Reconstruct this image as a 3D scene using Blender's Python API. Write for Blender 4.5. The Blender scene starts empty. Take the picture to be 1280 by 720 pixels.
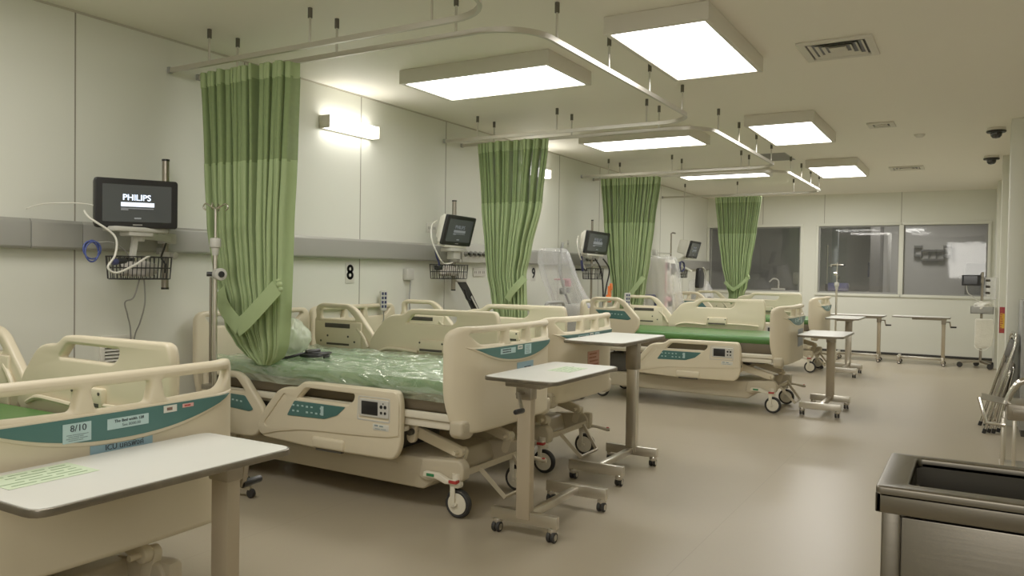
import bpy, bmesh, math, random
from mathutils import Vector, Matrix, noise
PI = math.pi
R = math.radians
random.seed(7)
scene = bpy.context.scene
COL = scene.collection

# ------------------------------------------------------------------ materials
MATS = {}
def mat(name, color, rough=0.5, metal=0.0, spec=0.5, bump=0.0, bscale=40.0, var=0.0, vscale=3.0,
        emit=None, estr=0.0, alpha=1.0, coat=0.0, trans=0.0, stretch=None):
    if name in MATS:
        return MATS[name]
    m = bpy.data.materials.new(name)
    m.use_nodes = True
    nt = m.node_tree
    b = nt.nodes['Principled BSDF']
    c4 = (color[0], color[1], color[2], 1.0)
    b.inputs['Base Color'].default_value = c4
    b.inputs['Roughness'].default_value = rough
    b.inputs['Metallic'].default_value = metal
    b.inputs['Specular IOR Level'].default_value = spec
    b.inputs['Alpha'].default_value = alpha
    b.inputs['Coat Weight'].default_value = coat
    b.inputs['Transmission Weight'].default_value = trans
    if emit:
        b.inputs['Emission Color'].default_value = (emit[0], emit[1], emit[2], 1)
        b.inputs['Emission Strength'].default_value = estr
    tc = nt.nodes.new('ShaderNodeTexCoord')
    mp = nt.nodes.new('ShaderNodeMapping')
    nt.links.new(tc.outputs['Object'], mp.inputs['Vector'])
    if stretch:
        mp.inputs['Scale'].default_value = stretch
    if var > 0:
        n = nt.nodes.new('ShaderNodeTexNoise')
        n.inputs['Scale'].default_value = vscale
        n.inputs['Detail'].default_value = 4
        nt.links.new(mp.outputs['Vector'], n.inputs['Vector'])
        mx = nt.nodes.new('ShaderNodeMix')
        mx.data_type = 'RGBA'
        mx.inputs[6].default_value = (color[0]*(1-var), color[1]*(1-var), color[2]*(1-var), 1)
        mx.inputs[7].default_value = (min(1, color[0]*(1+var)), min(1, color[1]*(1+var)), min(1, color[2]*(1+var)), 1)
        nt.links.new(n.outputs['Fac'], mx.inputs[0])
        nt.links.new(mx.outputs[2], b.inputs['Base Color'])
    if bump > 0:
        n2 = nt.nodes.new('ShaderNodeTexNoise')
        n2.inputs['Scale'].default_value = bscale
        n2.inputs['Detail'].default_value = 3
        nt.links.new(mp.outputs['Vector'], n2.inputs['Vector'])
        bp = nt.nodes.new('ShaderNodeBump')
        bp.inputs['Strength'].default_value = bump
        bp.inputs['Distance'].default_value = 0.01
        nt.links.new(n2.outputs['Fac'], bp.inputs['Height'])
        nt.links.new(bp.outputs['Normal'], b.inputs['Normal'])
    MATS[name] = m
    return m

M_WALL = mat('wall_paint', (0.73, 0.735, 0.65), 0.55, var=0.03, vscale=1.2, bump=0.04, bscale=120)
M_CEIL = mat('ceiling_paint', (0.86, 0.82, 0.72), 0.7, var=0.02, vscale=0.8)
M_JOINT = mat('panel_joint', (0.30, 0.28, 0.23), 0.8, var=0.05)
M_BASE = mat('dark_skirting', (0.035, 0.033, 0.03), 0.6, var=0.1)
M_TRUNK = mat('trunking_aluminium', (0.40, 0.395, 0.365), 0.42, metal=0.35, var=0.04, vscale=2)
M_CREAM = mat('cream_plastic', (0.69, 0.61, 0.445), 0.42, var=0.02, vscale=6, coat=0.08)
M_CREAM_D = mat('cream_steel', (0.52, 0.455, 0.33), 0.45, var=0.03, vscale=5)
M_CREAM_L = mat('pale_cream_plastic', (0.72, 0.67, 0.54), 0.4, var=0.02)
M_TEAL = mat('teal_plaque', (0.055, 0.150, 0.138), 0.4, var=0.06, vscale=9)
M_GREEN = mat('green_vinyl', (0.062, 0.178, 0.036), 0.36, var=0.08, vscale=5, bump=0.06, bscale=18)
M_BROWN = mat('brown_vinyl', (0.125, 0.098, 0.06), 0.55, var=0.08, vscale=8)
M_DARK = mat('dark_mechanism', (0.06, 0.054, 0.044), 0.6, var=0.1)
M_BLACK = mat('black_plastic', (0.012, 0.012, 0.013), 0.38, var=0.1)
M_TYRE = mat('black_rubber', (0.022, 0.021, 0.02), 0.65, var=0.1)
M_GREYPL = mat('grey_plastic', (0.33, 0.33, 0.31), 0.45, var=0.03)
M_LGREY = mat('light_grey_plastic', (0.56, 0.55, 0.50), 0.42, var=0.03)
M_WHITE = mat('white_plastic', (0.76, 0.74, 0.66), 0.4, var=0.02)
M_STEEL = mat('brushed_steel', (0.68, 0.64, 0.56), 0.3, metal=1.0, var=0.05, vscale=5, bump=0.03, bscale=60, stretch=(1, 1, 0.08))
M_STEEL_D = mat('dull_steel', (0.36, 0.325, 0.27), 0.34, metal=1.0, var=0.08, vscale=3)
M_CHROME = mat('chrome', (0.66, 0.63, 0.58), 0.12, metal=1.0, var=0.02)
M_TUBW = mat('bin_steel', (0.21, 0.19, 0.155), 0.36, metal=1.0, var=0.06, vscale=3, bump=0.02, bscale=30, stretch=(0.2, 0.2, 3))
M_TABLE = mat('white_laminate', (0.72, 0.72, 0.665), 0.32, var=0.015, vscale=10)
M_EDGE = mat('metal_edge_strip', (0.23, 0.205, 0.165), 0.32, metal=0.85, var=0.25, vscale=22)
M_COLUMN = mat('beige_steel_column', (0.47, 0.395, 0.285), 0.36, metal=0.25, var=0.03)
M_CURT = mat('curtain_green', (0.355, 0.46, 0.22), 0.75, var=0.05, vscale=14, bump=0.05, bscale=160)
M_CURT_H = mat('curtain_header_green', (0.37, 0.47, 0.225), 0.75, var=0.05, vscale=14)
M_NET = mat('curtain_net_green', (0.245, 0.33, 0.14), 0.85, var=0.10, vscale=40, alpha=0.93)
M_SCREEN = mat('monitor_screen', (0.045, 0.048, 0.046), 0.14, var=0.2, vscale=3, emit=(0.10, 0.11, 0.105), estr=0.16)
M_SCRTXT = mat('screen_lettering', (0.7, 0.75, 0.8), 0.4, emit=(0.75, 0.85, 1.0), estr=1.0, var=0.01)
M_SCRTX2 = mat('dim_screen_lettering', (0.27, 0.285, 0.30), 0.4, emit=(0.6, 0.68, 0.8), estr=0.07, var=0.01)
M_BLUE = mat('blue_hose', (0.05, 0.075, 0.27), 0.45, var=0.1)
M_NAVY = mat('navy_plastic', (0.025, 0.03, 0.10), 0.45, var=0.1)
M_STICK = mat('pale_blue_sticker', (0.42, 0.585, 0.585), 0.5, var=0.03)
M_STICKB = mat('blue_sticker', (0.28, 0.45, 0.54), 0.5, var=0.04)
M_STICKW = mat('white_sticker', (0.66, 0.65, 0.58), 0.5, var=0.03)
M_STICKP = mat('pink_sticker', (0.66, 0.36, 0.33), 0.5, var=0.04)
M_STICKR = mat('salmon_sticker', (0.64, 0.34, 0.24), 0.55, var=0.04)
M_PAPER = mat('green_paper', (0.56, 0.67, 0.47), 0.6, var=0.03)
M_INK = mat('dark_ink', (0.04, 0.055, 0.07), 0.7, var=0.02)
M_INKG = mat('grey_ink', (0.20, 0.27, 0.28), 0.7, var=0.02)
M_INKGR = mat('green_ink', (0.22, 0.32, 0.17), 0.7, var=0.02)
M_RED = mat('red_plastic', (0.42, 0.035, 0.03), 0.45, var=0.05)
M_GRN = mat('green_mark', (0.02, 0.20, 0.07), 0.45, var=0.05)
M_ORANGE = mat('orange_plastic', (0.80, 0.17, 0.03), 0.45, var=0.05)
M_YEL = mat('yellow_sign', (0.72, 0.42, 0.04), 0.5, var=0.10, vscale=60)
M_MAROON = mat('maroon_sign', (0.36, 0.03, 0.05), 0.5, var=0.05)
M_LIGHT = mat('light_diffuser', (0.9, 0.9, 0.88), 0.5, emit=(1.0, 0.975, 0.925), estr=9.8, var=0.005)
M_WLIGHT = mat('wall_light_diffuser', (0.9, 0.9, 0.88), 0.5, emit=(1.0, 0.965, 0.89), estr=9.0, var=0.005)
M_TUBE = mat('dim_tube', (0.9, 0.9, 0.9), 0.5, emit=(1.0, 0.97, 0.92), estr=1.3, var=0.005)
M_HOUS = mat('fixture_housing', (0.66, 0.63, 0.54), 0.5, var=0.02)
M_TRACK = mat('track_aluminium', (0.60, 0.57, 0.50), 0.34, metal=0.75, var=0.03)
M_FERR = mat('dark_ferrule', (0.12, 0.11, 0.09), 0.5, metal=0.4, var=0.05)
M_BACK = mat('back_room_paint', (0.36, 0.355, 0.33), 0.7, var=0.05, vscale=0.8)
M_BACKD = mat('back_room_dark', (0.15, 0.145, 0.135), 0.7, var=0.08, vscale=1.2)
M_SOCK = mat('socket_plate', (0.63, 0.61, 0.55), 0.4, var=0.02)
M_PINKS = mat('pink_scrap', (0.62, 0.33, 0.36), 0.5, var=0.1)
M_TUBE_L = mat('clear_tube', (0.66, 0.66, 0.62), 0.3, var=0.05)
M_FLOWER = mat('folded_cloth', (0.52, 0.49, 0.45), 0.7, var=0.15, vscale=15)

def film(name, haze, rough, ior, color=(.80, .81, .80), bump=0.5, bscale=20, stretch=(1, 1, 1)):
    """thin clear plastic: transparent, with a fresnel sheen and a little milky haze"""
    m = bpy.data.materials.new(name); m.use_nodes = True
    nt = m.node_tree; nt.nodes.clear()
    N = nt.nodes.new; L = nt.links.new
    out = N('ShaderNodeOutputMaterial')
    tr = N('ShaderNodeBsdfTransparent'); tr.inputs[0].default_value = (.95, .95, .95, 1)
    df = N('ShaderNodeBsdfDiffuse'); df.inputs[0].default_value = (*color, 1)
    gl = N('ShaderNodeBsdfGlossy'); gl.inputs['Roughness'].default_value = rough; gl.inputs[0].default_value = (.95, .95, .93, 1)
    lw = N('ShaderNodeLayerWeight'); lw.inputs['Blend'].default_value = .5
    pw = N('ShaderNodeMath'); pw.operation = 'POWER'; pw.inputs[1].default_value = 4.0; L(lw.outputs['Facing'], pw.inputs[0])
    f0 = ((ior-1)/(ior+1))**2*1.6
    fr = N('ShaderNodeMath'); fr.operation = 'MULTIPLY_ADD'; fr.inputs[1].default_value = .55; fr.inputs[2].default_value = f0; L(pw.outputs[0], fr.inputs[0])
    tc = N('ShaderNodeTexCoord'); mp = N('ShaderNodeMapping'); mp.inputs['Scale'].default_value = stretch
    nz = N('ShaderNodeTexNoise'); nz.inputs['Scale'].default_value = bscale; nz.inputs['Detail'].default_value = 4; nz.inputs['Distortion'].default_value = .8
    bp = N('ShaderNodeBump'); bp.inputs['Strength'].default_value = bump; bp.inputs['Distance'].default_value = .02
    L(tc.outputs['Object'], mp.inputs[0]); L(mp.outputs[0], nz.inputs['Vector']); L(nz.outputs['Fac'], bp.inputs['Height'])
    for n in (df, gl, lw): L(bp.outputs[0], n.inputs['Normal'])
    tl = N('ShaderNodeBsdfTranslucent'); tl.inputs[0].default_value = (*color, 1); L(bp.outputs[0], tl.inputs['Normal'])
    m0 = N('ShaderNodeAddShader'); L(df.outputs[0], m0.inputs[0]); L(tl.outputs[0], m0.inputs[1])
    m1 = N('ShaderNodeMixShader'); m1.inputs[0].default_value = haze
    L(tr.outputs[0], m1.inputs[1]); L(m0.outputs[0], m1.inputs[2])
    m2 = N('ShaderNodeMixShader'); L(fr.outputs[0], m2.inputs[0]); L(m1.outputs[0], m2.inputs[1]); L(gl.outputs[0], m2.inputs[2])
    L(m2.outputs[0], out.inputs[0])
    return m
M_SHEET = film('clear_polythene', .17, .16, 1.4, (.72, .72, .77), .5, 14)
M_WRAP = film('mattress_polythene', .22, .16, 2.2, (.60, .76, .55), .55, 7, (.7, 4.5, 2))
M_GLASS = film('window_glass', .035, .03, 1.42, (.5, .51, .5), .02, 3)
M_SHEET2 = film('milky_polythene', .19, .18, 1.4, (.76, .76, .77), .5, 14)
M_WBAG = film('white_bag_film', .8, .25, 1.45, (.54, .53, .49), .5, 16)
M_BAG = film('milky_bag', .50, .2, 1.5, (.50, .55, .45), .5, 16)

def floor_material():
    m = bpy.data.materials.new('vinyl_floor')
    m.use_nodes = True
    nt = m.node_tree
    b = nt.nodes['Principled BSDF']
    b.inputs['Roughness'].default_value = 0.33
    b.inputs['Specular IOR Level'].default_value = 0.34
    geo = nt.nodes.new('ShaderNodeNewGeometry')
    n1 = nt.nodes.new('ShaderNodeTexNoise'); n1.inputs['Scale'].default_value = 0.9; n1.inputs['Detail'].default_value = 5
    n2 = nt.nodes.new('ShaderNodeTexNoise'); n2.inputs['Scale'].default_value = 260; n2.inputs['Detail'].default_value = 2
    nt.links.new(geo.outputs['Position'], n1.inputs['Vector'])
    nt.links.new(geo.outputs['Position'], n2.inputs['Vector'])
    mx = nt.nodes.new('ShaderNodeMix'); mx.data_type = 'RGBA'
    mx.inputs[6].default_value = (0.375, 0.322, 0.232, 1)
    mx.inputs[7].default_value = (0.425, 0.365, 0.265, 1)
    nt.links.new(n1.outputs['Fac'], mx.inputs[0])
    mx2 = nt.nodes.new('ShaderNodeMix'); mx2.data_type = 'RGBA'; mx2.blend_type = 'MULTIPLY'
    mx2.inputs[0].default_value = 0.22
    nt.links.new(mx.outputs[2], mx2.inputs[6])
    nt.links.new(n2.outputs['Color'], mx2.inputs[7])
    # seams of the vinyl sheet
    sep = nt.nodes.new('ShaderNodeSeparateXYZ'); nt.links.new(geo.outputs['Position'], sep.inputs[0])
    def seam(axis, period, off, w):
        a = nt.nodes.new('ShaderNodeMath'); a.operation = 'ADD'; a.inputs[1].default_value = off
        nt.links.new(sep.outputs[axis], a.inputs[0])
        d = nt.nodes.new('ShaderNodeMath'); d.operation = 'DIVIDE'; d.inputs[1].default_value = period
        nt.links.new(a.outputs[0], d.inputs[0])
        f = nt.nodes.new('ShaderNodeMath'); f.operation = 'FRACT'; nt.links.new(d.outputs[0], f.inputs[0])
        l = nt.nodes.new('ShaderNodeMath'); l.operation = 'LESS_THAN'; l.inputs[1].default_value = w/period
        nt.links.new(f.outputs[0], l.inputs[0])
        return l
    s1 = seam(0, 1.9, 0.55, 0.004)
    s2 = seam(1, 6.3, 0.35, 0.005)
    mxm = nt.nodes.new('ShaderNodeMath'); mxm.operation = 'MAXIMUM'
    nt.links.new(s1.outputs[0], mxm.inputs[0]); nt.links.new(s2.outputs[0], mxm.inputs[1])
    mul = nt.nodes.new('ShaderNodeMath'); mul.operation = 'MULTIPLY'; mul.inputs[1].default_value = 0.28
    nt.links.new(mxm.outputs[0], mul.inputs[0])
    mx3 = nt.nodes.new('ShaderNodeMix'); mx3.data_type = 'RGBA'
    mx3.inputs[7].default_value = (0.16, 0.13, 0.09, 1)
    nt.links.new(mul.outputs[0], mx3.inputs[0])
    nt.links.new(mx2.outputs[2], mx3.inputs[6])
    nt.links.new(mx3.outputs[2], b.inputs['Base Color'])
    bp = nt.nodes.new('ShaderNodeBump'); bp.inputs['Strength'].default_value = 0.05; bp.inputs['Distance'].default_value = 0.01
    nt.links.new(n1.outputs['Fac'], bp.inputs['Height'])
    nt.links.new(bp.outputs['Normal'], b.inputs['Normal'])
    return m
M_FLOOR = floor_material()

# ------------------------------------------------------------------ mesh helpers
def nb():
    return bmesh.new()

def merge(dst, src, mtx=None):
    if mtx is not None:
        bmesh.ops.transform(src, matrix=mtx, verts=src.verts)
    tmp = bpy.data.meshes.new('tmp')
    src.to_mesh(tmp); src.free()
    dst.from_mesh(tmp)
    bpy.data.meshes.remove(tmp)
    return dst

def box(bm, x0, x1, y0, y1, z0, z1, bev=0.0, seg=2, mtx=None, mi=0):
    t = nb()
    r = bmesh.ops.create_cube(t, size=1.0)
    for v in t.verts:
        v.co = Vector(((x0+x1)/2 + v.co.x*(x1-x0), (y0+y1)/2 + v.co.y*(y1-y0), (z0+z1)/2 + v.co.z*(z1-z0)))
    if bev > 0:
        bmesh.ops.bevel(t, geom=list(t.edges), offset=bev, segments=seg, profile=0.5, affect='EDGES')
    for f in t.faces:
        f.material_index = mi
    return merge(bm, t, mtx)

def cyl(bm, p0, p1, r0, r1=None, seg=16, mi=0, bev=0.0):
    """solid cylinder or cone between two points"""
    p0 = Vector(p0); p1 = Vector(p1)
    r1 = r0 if r1 is None else r1
    d = p1-p0
    t = nb()
    bmesh.ops.create_cone(t, cap_ends=True, segments=seg, radius1=r0, radius2=r1, depth=d.length)
    if bev > 0:
        es = [e for e in t.edges if abs(e.verts[0].co.z-e.verts[1].co.z) < 1e-6]
        bmesh.ops.bevel(t, geom=es, offset=bev, segments=2, profile=0.5, affect='EDGES')
    for f in t.faces:
        f.material_index = mi
    q = Vector((0, 0, 1)).rotation_difference(d.normalized())
    return merge(bm, t, Matrix.Translation((p0+p1)/2) @ q.to_matrix().to_4x4())

def lathe(bm, prof, seg=20, mtx=None, mi=0):
    """profile of (radius, z) pairs turned about z"""
    t = nb()
    rings = []
    for r, z in prof:
        if r < 1e-5:
            rings.append([t.verts.new((0, 0, z))])
        else:
            rings.append([t.verts.new((r*math.cos(2*PI*k/seg), r*math.sin(2*PI*k/seg), z)) for k in range(seg)])
    for a, b in zip(rings, rings[1:]):
        for k in range(seg):
            k2 = (k+1) % seg
            if len(a) == 1 and len(b) == 1:
                continue
            if len(a) == 1:
                t.faces.new((a[0], b[k], b[k2]))
            elif len(b) == 1:
                t.faces.new((a[k], a[k2], b[0]))
            else:
                t.faces.new((a[k], a[k2], b[k2], b[k]))
    for f in t.faces:
        f.material_index = mi
    bmesh.ops.recalc_face_normals(t, faces=t.faces)
    return merge(bm, t, mtx)

def smooth_path(pts, n=6, closed=False):
    P = [Vector(p) for p in pts]
    out = []
    L = len(P)
    rng = range(L if closed else L-1)
    for i in rng:
        p1 = P[i]; p2 = P[(i+1) % L]
        p0 = P[(i-1) % L] if (closed or i > 0) else p1
        p3 = P[(i+2) % L] if (closed or i+2 < L) else p2
        for k in range(n):
            t = k/n
            out.append(0.5*((2*p1) + (-p0+p2)*t + (2*p0-5*p1+4*p2-p3)*t*t + (-p0+3*p1-3*p2+p3)*t*t*t))
    if not closed:
        out.append(P[-1])
    return out

def round_path(pts, r, n=5):
    """polyline in space with its corners rounded"""
    P = [Vector(p) for p in pts]
    out = [P[0]]
    for i in range(1, len(P)-1):
        a = (P[i-1]-P[i]); b = (P[i+1]-P[i])
        d = min(r, a.length*0.48, b.length*0.48)
        s = P[i]+a.normalized()*d; e = P[i]+b.normalized()*d
        for k in range(n+1):
            t = k/n
            out.append((1-t)**2*s + 2*(1-t)*t*P[i] + t*t*e)
    out.append(P[-1])
    return out

def tube(bm, pts, r, seg=8, closed=False, cap=True, mi=0, rect=None):
    """sweep a circle (or a rect (w,h)) along points; r may be a list"""
    P = [Vector(p) for p in pts]
    n = len(P)
    T = []
    for i in range(n):
        a = P[(i-1) % n] if (closed or i > 0) else P[i]
        b = P[(i+1) % n] if (closed or i < n-1) else P[i]
        d = b-a
        T.append(d.normalized() if d.length > 1e-9 else Vector((0, 0, 1)))
    up = Vector((0, 0, 1)) if abs(T[0].z) < 0.9 else Vector((1, 0, 0))
    N = (up - T[0]*up.dot(T[0])).normalized()
    rings = []
    for i in range(n):
        if i > 0:
            N = T[i-1].rotation_difference(T[i]) @ N
            N = (N - T[i]*N.dot(T[i])).normalized()
        B = T[i].cross(N)
        rr = r[i] if isinstance(r, (list, tuple)) else r
        if rect:
            w, h = rect
            ring = [P[i]+B*(sx*w/2)+N*(sy*h/2) for sx, sy in ((-1, -1), (1, -1), (1, 1), (-1, 1))]
        else:
            ring = [P[i]+(N*math.cos(2*PI*k/seg)+B*math.sin(2*PI*k/seg))*rr for k in range(seg)]
        rings.append([bm.verts.new(c) for c in ring])
    m = len(rings[0])
    for i in range(n if closed else n-1):
        a = rings[i]; b = rings[(i+1) % n]
        for k in range(m):
            f = bm.faces.new((a[k], a[(k+1) % m], b[(k+1) % m], b[k])); f.material_index = mi
    if cap and not closed:
        f = bm.faces.new(list(reversed(rings[0]))); f.material_index = mi
        f = bm.faces.new(rings[-1]); f.material_index = mi
    return bm

def fillet(pts, r):
    """2D closed polygon with rounded corners; pts may be (x,y) or (x,y,r)"""
    n = len(pts); out = []
    for i in range(n):
        p = Vector(pts[i][:2]); rr = pts[i][2] if len(pts[i]) > 2 else r
        a = Vector(pts[i-1][:2])-p; b = Vector(pts[(i+1) % n][:2])-p
        d = min(rr, a.length*0.45, b.length*0.45)
        if d < 1e-5:
            out.append((p.x, p.y)); continue
        s = p+a.normalized()*d; e = p+b.normalized()*d
        for k in range(5):
            t = k/4
            q = (1-t)**2*s+2*(1-t)*t*p+t*t*e
            out.append((q.x, q.y))
    return out

def plate(outline, holes=(), thick=0.04, bev=0.01, res=2):
    """bevelled flat plate with holes, in local xy, centred on z=0; returns a bmesh"""
    cu = bpy.data.curves.new('plate', 'CURVE')
    cu.dimensions = '2D'; cu.fill_mode = 'BOTH'
    cu.bevel_depth = bev; cu.bevel_resolution = res
    cu.extrude = max(thick/2-bev, 0.0002)
    cu.offset = -bev
    for poly in [outline]+list(holes):
        s = cu.splines.new('POLY')
        s.points.add(len(poly)-1)
        for k, (x, y) in enumerate(poly):
            s.points[k].co = (x, y, 0, 1)
        s.use_cyclic_u = True
    o = bpy.data.objects.new('plate', cu)
    COL.objects.link(o)
    dg = bpy.context.evaluated_depsgraph_get()
    me = bpy.data.meshes.new_from_object(o.evaluated_get(dg))
    bm = nb(); bm.from_mesh(me)
    bpy.data.objects.remove(o); bpy.data.curves.remove(cu); bpy.data.meshes.remove(me)
    bmesh.ops.remove_doubles(bm, verts=bm.verts, dist=1e-5)
    return bm

def letters(body, size, depth=0.0006, align='CENTER'):
    cu = bpy.data.curves.new('text', 'FONT')
    cu.body = body; cu.size = size; cu.extrude = depth
    cu.align_x = align; cu.align_y = 'CENTER'; cu.resolution_u = 3
    o = bpy.data.objects.new('text', cu); COL.objects.link(o)
    dg = bpy.context.evaluated_depsgraph_get()
    me = bpy.data.meshes.new_from_object(o.evaluated_get(dg))
    bm = nb(); bm.from_mesh(me)
    bpy.data.objects.remove(o); bpy.data.curves.remove(cu); bpy.data.meshes.remove(me)
    return bm

def frame_mtx(origin, ex, ey):
    ex = Vector(ex).normalized(); ey = Vector(ey).normalized(); ez = ex.cross(ey)
    m = Matrix.Identity(4)
    for i in range(3):
        m[i][0] = ex[i]; m[i][1] = ey[i]; m[i][2] = ez[i]; m[i][3] = origin[i]
    return m

def slice_x(bm, axis, vals):
    no = Vector((0, 0, 0)); no[axis] = 1
    for v in vals:
        co = Vector((0, 0, 0)); co[axis] = v
        bmesh.ops.bisect_plane(bm, geom=list(bm.verts)+list(bm.edges)+list(bm.faces), plane_co=co, plane_no=no, dist=1e-5)

CACHE = {}
def finish(name, bm, mats, angle=35):
    me = bpy.data.meshes.new(name)
    bmesh.ops.recalc_face_normals(bm, faces=bm.faces)
    bm.to_mesh(me); bm.free()
    if not isinstance(mats, (list, tuple)):
        mats = [mats]
    for m in mats:
        me.materials.append(m)
    for p in me.polygons:
        p.use_smooth = True
    me.set_sharp_from_angle(angle=R(angle))
    return me

def obj(name, bm, mats, parent=None, loc=None, rot=None, label=None, key=None, angle=35):
    """link ONE mesh object; bm may be a function, cached under key"""
    if key and key in CACHE:
        me = CACHE[key]
    else:
        me = finish(name, bm() if callable(bm) else bm, mats, angle)
        if key:
            CACHE[key] = me
    o = bpy.data.objects.new(name, me)
    COL.objects.link(o)
    if parent is not None:
        o.parent = parent
    if loc is not None:
        o.location = loc
    if rot is not None:
        o.rotation_euler = rot
    if label:
        o['label'] = label
    return o

def tag(o, label, cat, group=None, kind=None):
    o['label'] = label; o['category'] = cat
    if group: o['group'] = group
    if kind: o['kind'] = kind
    return o

def thing(name, label, cat, loc=(0, 0, 0), rotz=0.0, group=None):
    o = bpy.data.objects.new(name, None)
    o.empty_display_size = 0.1
    COL.objects.link(o)
    o.location = loc; o.rotation_euler = (0, 0, rotz)
    return tag(o, label, cat, group)

def wobj(name, bm, mats, t, label=None, angle=35, base=None):
    """part modelled in room coordinates, stored relative to its (unrotated) thing"""
    off = Vector(t.location) if base is None else Vector(base)
    bmesh.ops.translate(bm, verts=bm.verts, vec=-off)
    return obj(name, bm, mats, t, label=label, angle=angle)

def struct(name, bm, m, label, cat='room', parent=None):
    o = obj(name, bm, m, parent)
    if parent is None:
        o['kind'] = 'structure'; o['label'] = label; o['category'] = cat
    return o

# ------------------------------------------------------------------ room
HC = 2.73        # ceiling height
YB = 14.70       # back wall
def build_room():
    b = box(nb(), -0.15, 6.2, -1.8, 14.85, -0.06, 0.0)
    struct('floor', b, M_FLOOR, 'beige speckled vinyl floor of the ward', 'floor')
    b = box(nb(), -0.15, 6.2, -1.8, 14.85, HC, HC+0.08)
    struct('ceiling', b, M_CEIL, 'plain off-white ward ceiling', 'ceiling')
    b = box(nb(), -0.15, 0.0, -1.8, 14.85, 0, HC)
    struct('wall_left', b, M_WALL, 'long cream panelled wall at the heads of the beds', 'wall')
    # panel joints of the left wall
    for i, y in enumerate((1.40, 2.595, 3.78, 4.98, 6.185, 7.37, 8.56, 9.75, 10.95, 12.13, 13.3)):
        b = box(nb(), -0.002, 0.0025, y-0.0035, y+0.0035, 0.08, HC-0.002)
        struct('trim_%d' % (i+1), b, M_JOINT, 'dark vertical panel joint of the left wall', 'joint')
    b = box(nb(), -0.001, 0.006, -1.8, YB, HC-0.012, HC-0.001)
    struct('trim_20', b, mat('shadow_gap', (0.52, 0.49, 0.41), 0.8, var=0.03), 'thin cornice line between left wall and ceiling', 'cornice')
    b = box(nb(), 0.0, 0.012, -1.8, YB, 0.0, 0.085, 0.003)
    struct('baseboard_left', b, M_LGREY, 'skirting along the left wall', 'skirting')
    # back wall with three windows
    wins = [(0.05, 1.68), (1.985, 3.255), (3.325, 4.53)]
    Z0, Z1 = 1.02, 2.18
    xs = [-0.15]
    b = nb()
    cur = -0.15
    for x0, x1 in wins:
        box(b, cur, x0, YB, YB+0.15, Z0, Z1)
        cur = x1
    box(b, cur, 6.2, YB, YB+0.15, Z0, Z1)
    box(b, -0.15, 6.2, YB, YB+0.15, 0, Z0)
    box(b, -0.15, 6.2, YB, YB+0.15, Z1, HC)
    struct('wall_back', b, M_WALL, 'far end wall of the ward with three windows', 'wall')
    for i, x in enumerate((1.02, 2.07, 3.28)):
        b = box(nb(), x-0.004, x+0.004, YB-0.003, YB+0.002, Z1+0.05, HC-0.002)
        struct('trim_%d' % (21+i), b, M_JOINT, 'vertical panel joint above the end windows', 'joint')
    b = box(nb(), 0.0, 4.7, YB-0.012, YB, 0.0, 0.04, 0.003)
    struct('baseboard_back', b, M_BASE, 'dark skirting along the end wall', 'skirting')
    for i, (x0, x1) in enumerate(wins):
        b = nb()
        f = 0.045
        box(b, x0-f, x1+f, YB-0.03, YB+0.06, Z1, Z1+f, 0.004)
        box(b, x0-f, x1+f, YB-0.03, YB+0.06, Z0-f, Z0, 0.004)
        box(b, x0-f, x0, YB-0.028, YB+0.06, Z0, Z1, 0.004)
        box(b, x1, x1+f*(0.7 if i == 1 else 1), YB-0.028, YB+0.06, Z0, Z1, 0.004)
        w = struct('window_%d' % (i+1), b, M_WALL, ['left end window half behind the far curtain', 'middle end window with a pale tube lamp behind it',
                   'right end window with reflections, above the monitor stand'][i], 'window')
        g = box(nb(), x0, x1, YB+0.035, YB+0.041, Z0, Z1)
        obj('pane', g, M_GLASS, w)
        g = nb()
        for a in ((x0, x0+0.022, Z0, Z1), (x1-0.022, x1, Z0, Z1), (x0+0.022, x1-0.022, Z0, Z0+0.022), (x0+0.022, x1-0.022, Z1-0.022, Z1)):
            box(g, a[0], a[1], YB+0.02, YB+0.05, a[2], a[3])
        obj('gasket', g, M_GREYPL, w)
    # right wall: starts at a corner by the store of steel frames, with shallow pilasters
    b = box(nb(), 4.745, 6.2, 8.3, YB+0.0, 0, HC)
    struct('wall_right', b, M_WALL, 'cream wall on the right beyond the opening', 'wall')
    for i, (y0, y1, d) in enumerate(((8.30, 8.62, .125), (10.75, 10.98, .13), (13.45, YB-.001, .115))):
        b = box(nb(), 4.745-d, 4.746, y0-0.001, y1, 0, HC-0.001, 0.004)
        struct('trim_%d' % (30+i), b, M_WALL, 'shallow pilaster on the right wall', 'pilaster')
    b = box(nb(), 6.05, 6.2, -1.8, 8.3, 0, HC)
    struct('wall_recess', b, M_WALL, 'side wall of the recess on the right', 'wall')
    b = box(nb(), -0.15, 6.2, -1.95, -1.8, 0, HC)
    struct('wall_front', b, M_WALL, 'wall behind the viewer', 'wall')
    # room behind the end windows
    b = nb()
    box(b, -0.6, 6.2, 18.0, 18.1, 0, HC)
    box(b, -0.7, -0.6, 14.86, 18.1, 0, HC)
    box(b, 6.1, 6.2, 14.86, 18.1, 0, HC)
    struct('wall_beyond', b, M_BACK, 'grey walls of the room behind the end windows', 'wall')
    b = box(nb(), -0.7, 6.2, 14.86, 18.1, -0.06, 0)
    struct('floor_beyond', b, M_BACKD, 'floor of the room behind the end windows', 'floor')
    b = box(nb(), -0.7, 6.2, 14.86, 18.1, HC, HC+0.06)
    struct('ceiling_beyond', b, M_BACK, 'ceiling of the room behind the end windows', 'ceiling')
    b = nb()
    box(b, 2.55, 2.72, 17.2, 17.99, 0, HC-0.001)
    struct('trim_40', b, M_BACKD, 'partition edge seen through the middle window', 'partition')

build_room()

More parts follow.
